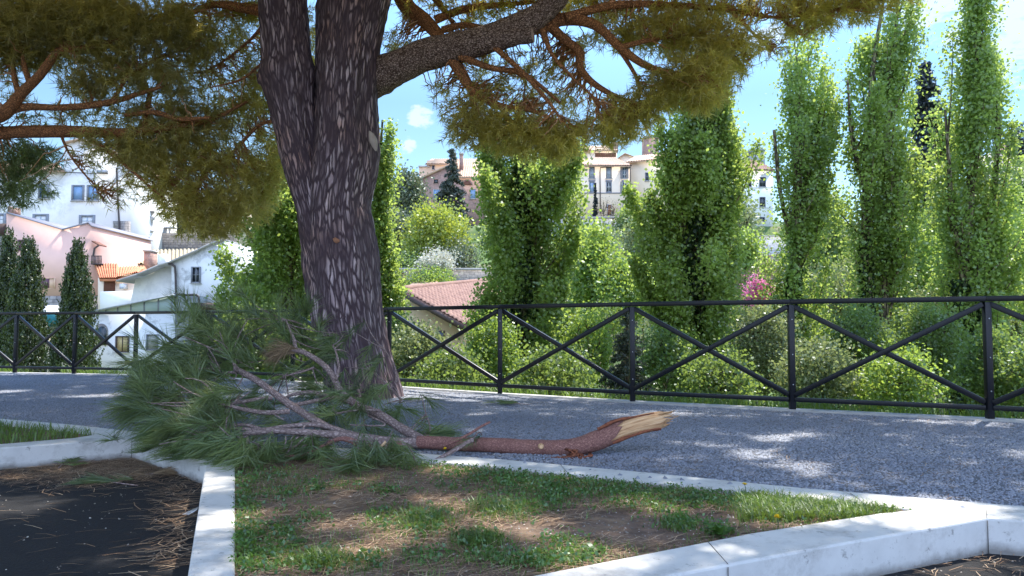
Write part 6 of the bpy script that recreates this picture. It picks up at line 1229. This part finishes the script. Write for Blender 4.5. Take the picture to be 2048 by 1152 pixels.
for k in range(9000):
    a, c = seg[rng.integers(0, len(seg))]; p = a+(c-a)*rng.random(); n_ = norm(np.array([-(c-a)[1], (c-a)[0]])); n_ = n_ if n_[1] > 0 else -n_; o_ = .14+abs(rng.normal(0, .35)); p = p+n_*o_
    if noise(np.array([p[0], p[1], 0]), 1.3) > -.35: Q.append((p[0], p[1], np.interp(o_, pd, pz)-.03))
blades(b, np.array(Q), .22, .009, .8); tag(b.build('verge_grass', M['grass']), kind='stuff')
# weeds with broad leaves
def rosette(label, px, py, n, L_, z=-.022, name='weed', mk='weed', up_=.5):
    c = gp(px, py, z); T_ = thing(name, label, 'plant', tuple(c)); b = Buf()
    for k in range(n):
        a = rng.uniform(0, 6.283); e = np.array([math.cos(a), math.sin(a), 0]); s = np.array([-math.sin(a), math.cos(a), 0]); l = L_*rng.uniform(.7, 1.2); u_ = rng.uniform(.2, 1)*up_
        pts = [c+e*l*q_+np.array([0, 0, 1])*l*u_*(1.7*q_-1.1*q_*q_) for q_ in (0.02, .35, .7, 1.0)]; wv = [.06, .18, .2, .01]; V = []
        for p, w_ in zip(pts, wv): V += [p-s*l*w_, p+s*l*w_]
        b.add(V, np.array([[0, 1, 3, 2], [2, 3, 5, 4], [4, 5, 7, 6]]), tint=rng.uniform(.2, 1))
    o_ = b.build('leaf', M[mk], T_, smooth=True); o_['kind'] = 'stuff' if n > 100 else o_.get('kind', 'part'); 
    if o_['kind'] == 'part': del o_['kind']
rosette('broad leaved dock in the bed near the diagonal kerb', 1440, 1075, 16, .075, up_=1.2); rosette('flat rosette weed at the lower left of the bed', 575, 1095, 14, .07, up_=.5); rosette('small weed with upright leaves in the bed near the needles', 632, 982, 16, .05, up_=1.3); rosette('bluish weed right of the small upright one, in bare soil', 775, 985, 16, .05, up_=.9); rosette('leafy clover plant at the front kerb in a sunny spot', 1190, 1108, 26, .05, up_=1.0)
def dandelion(label, px, py, z, h):
    c = gp(px, py, z); T_ = thing('dandelion', label, 'flower', tuple(c), 'yellow dandelions'); b = Buf(); tube(b, [c, c+[.004, 0, h*.6], c+[0, 0, h]], .0016, 6); b.build('stalk', M['weed'], T_); b = Buf(); t_ = c+[0, 0, h]
    for k in range(30):
        a = rng.uniform(0, 6.283); q_ = rng.random(); e = np.array([math.cos(a), math.sin(a), 0]); s = np.array([-math.sin(a), math.cos(a), 0])*.003; b.add([t_-s, t_+s, t_+e*.016*(.4+.6*q_)+s+[0, 0, .012*(1-q_)+.003], t_+e*.016*(.4+.6*q_)-s+[0, 0, .012*(1-q_)+.003]], np.array([[0, 1, 2, 3]]))
    b.build('flower_head', M['dandelion'], T_)
dandelion('yellow dandelion beside the stem of the broken branch', 890, 916, -.02, .055); dandelion('yellow dandelion in sunny grass close to the diagonal kerb', 1555, 1060, -.02, .05); dandelion('tall yellow dandelion at the gravel side kerb', 1490, 990, -.02, .05)
b = Buf(); c = gp(385, 1030, -.15); prism(b, [c+np.array(q_) for q_ in ((-.05, -.01, .004), (-.01, -.03, .006), (.03, -.02, .03), (.02, .02, .035), (-.03, .02, .012))], (0, .002, .002)); tag(b.build('paper_scrap', M['paper']), 'crumpled white paper scrap against the left kerb', 'litter')
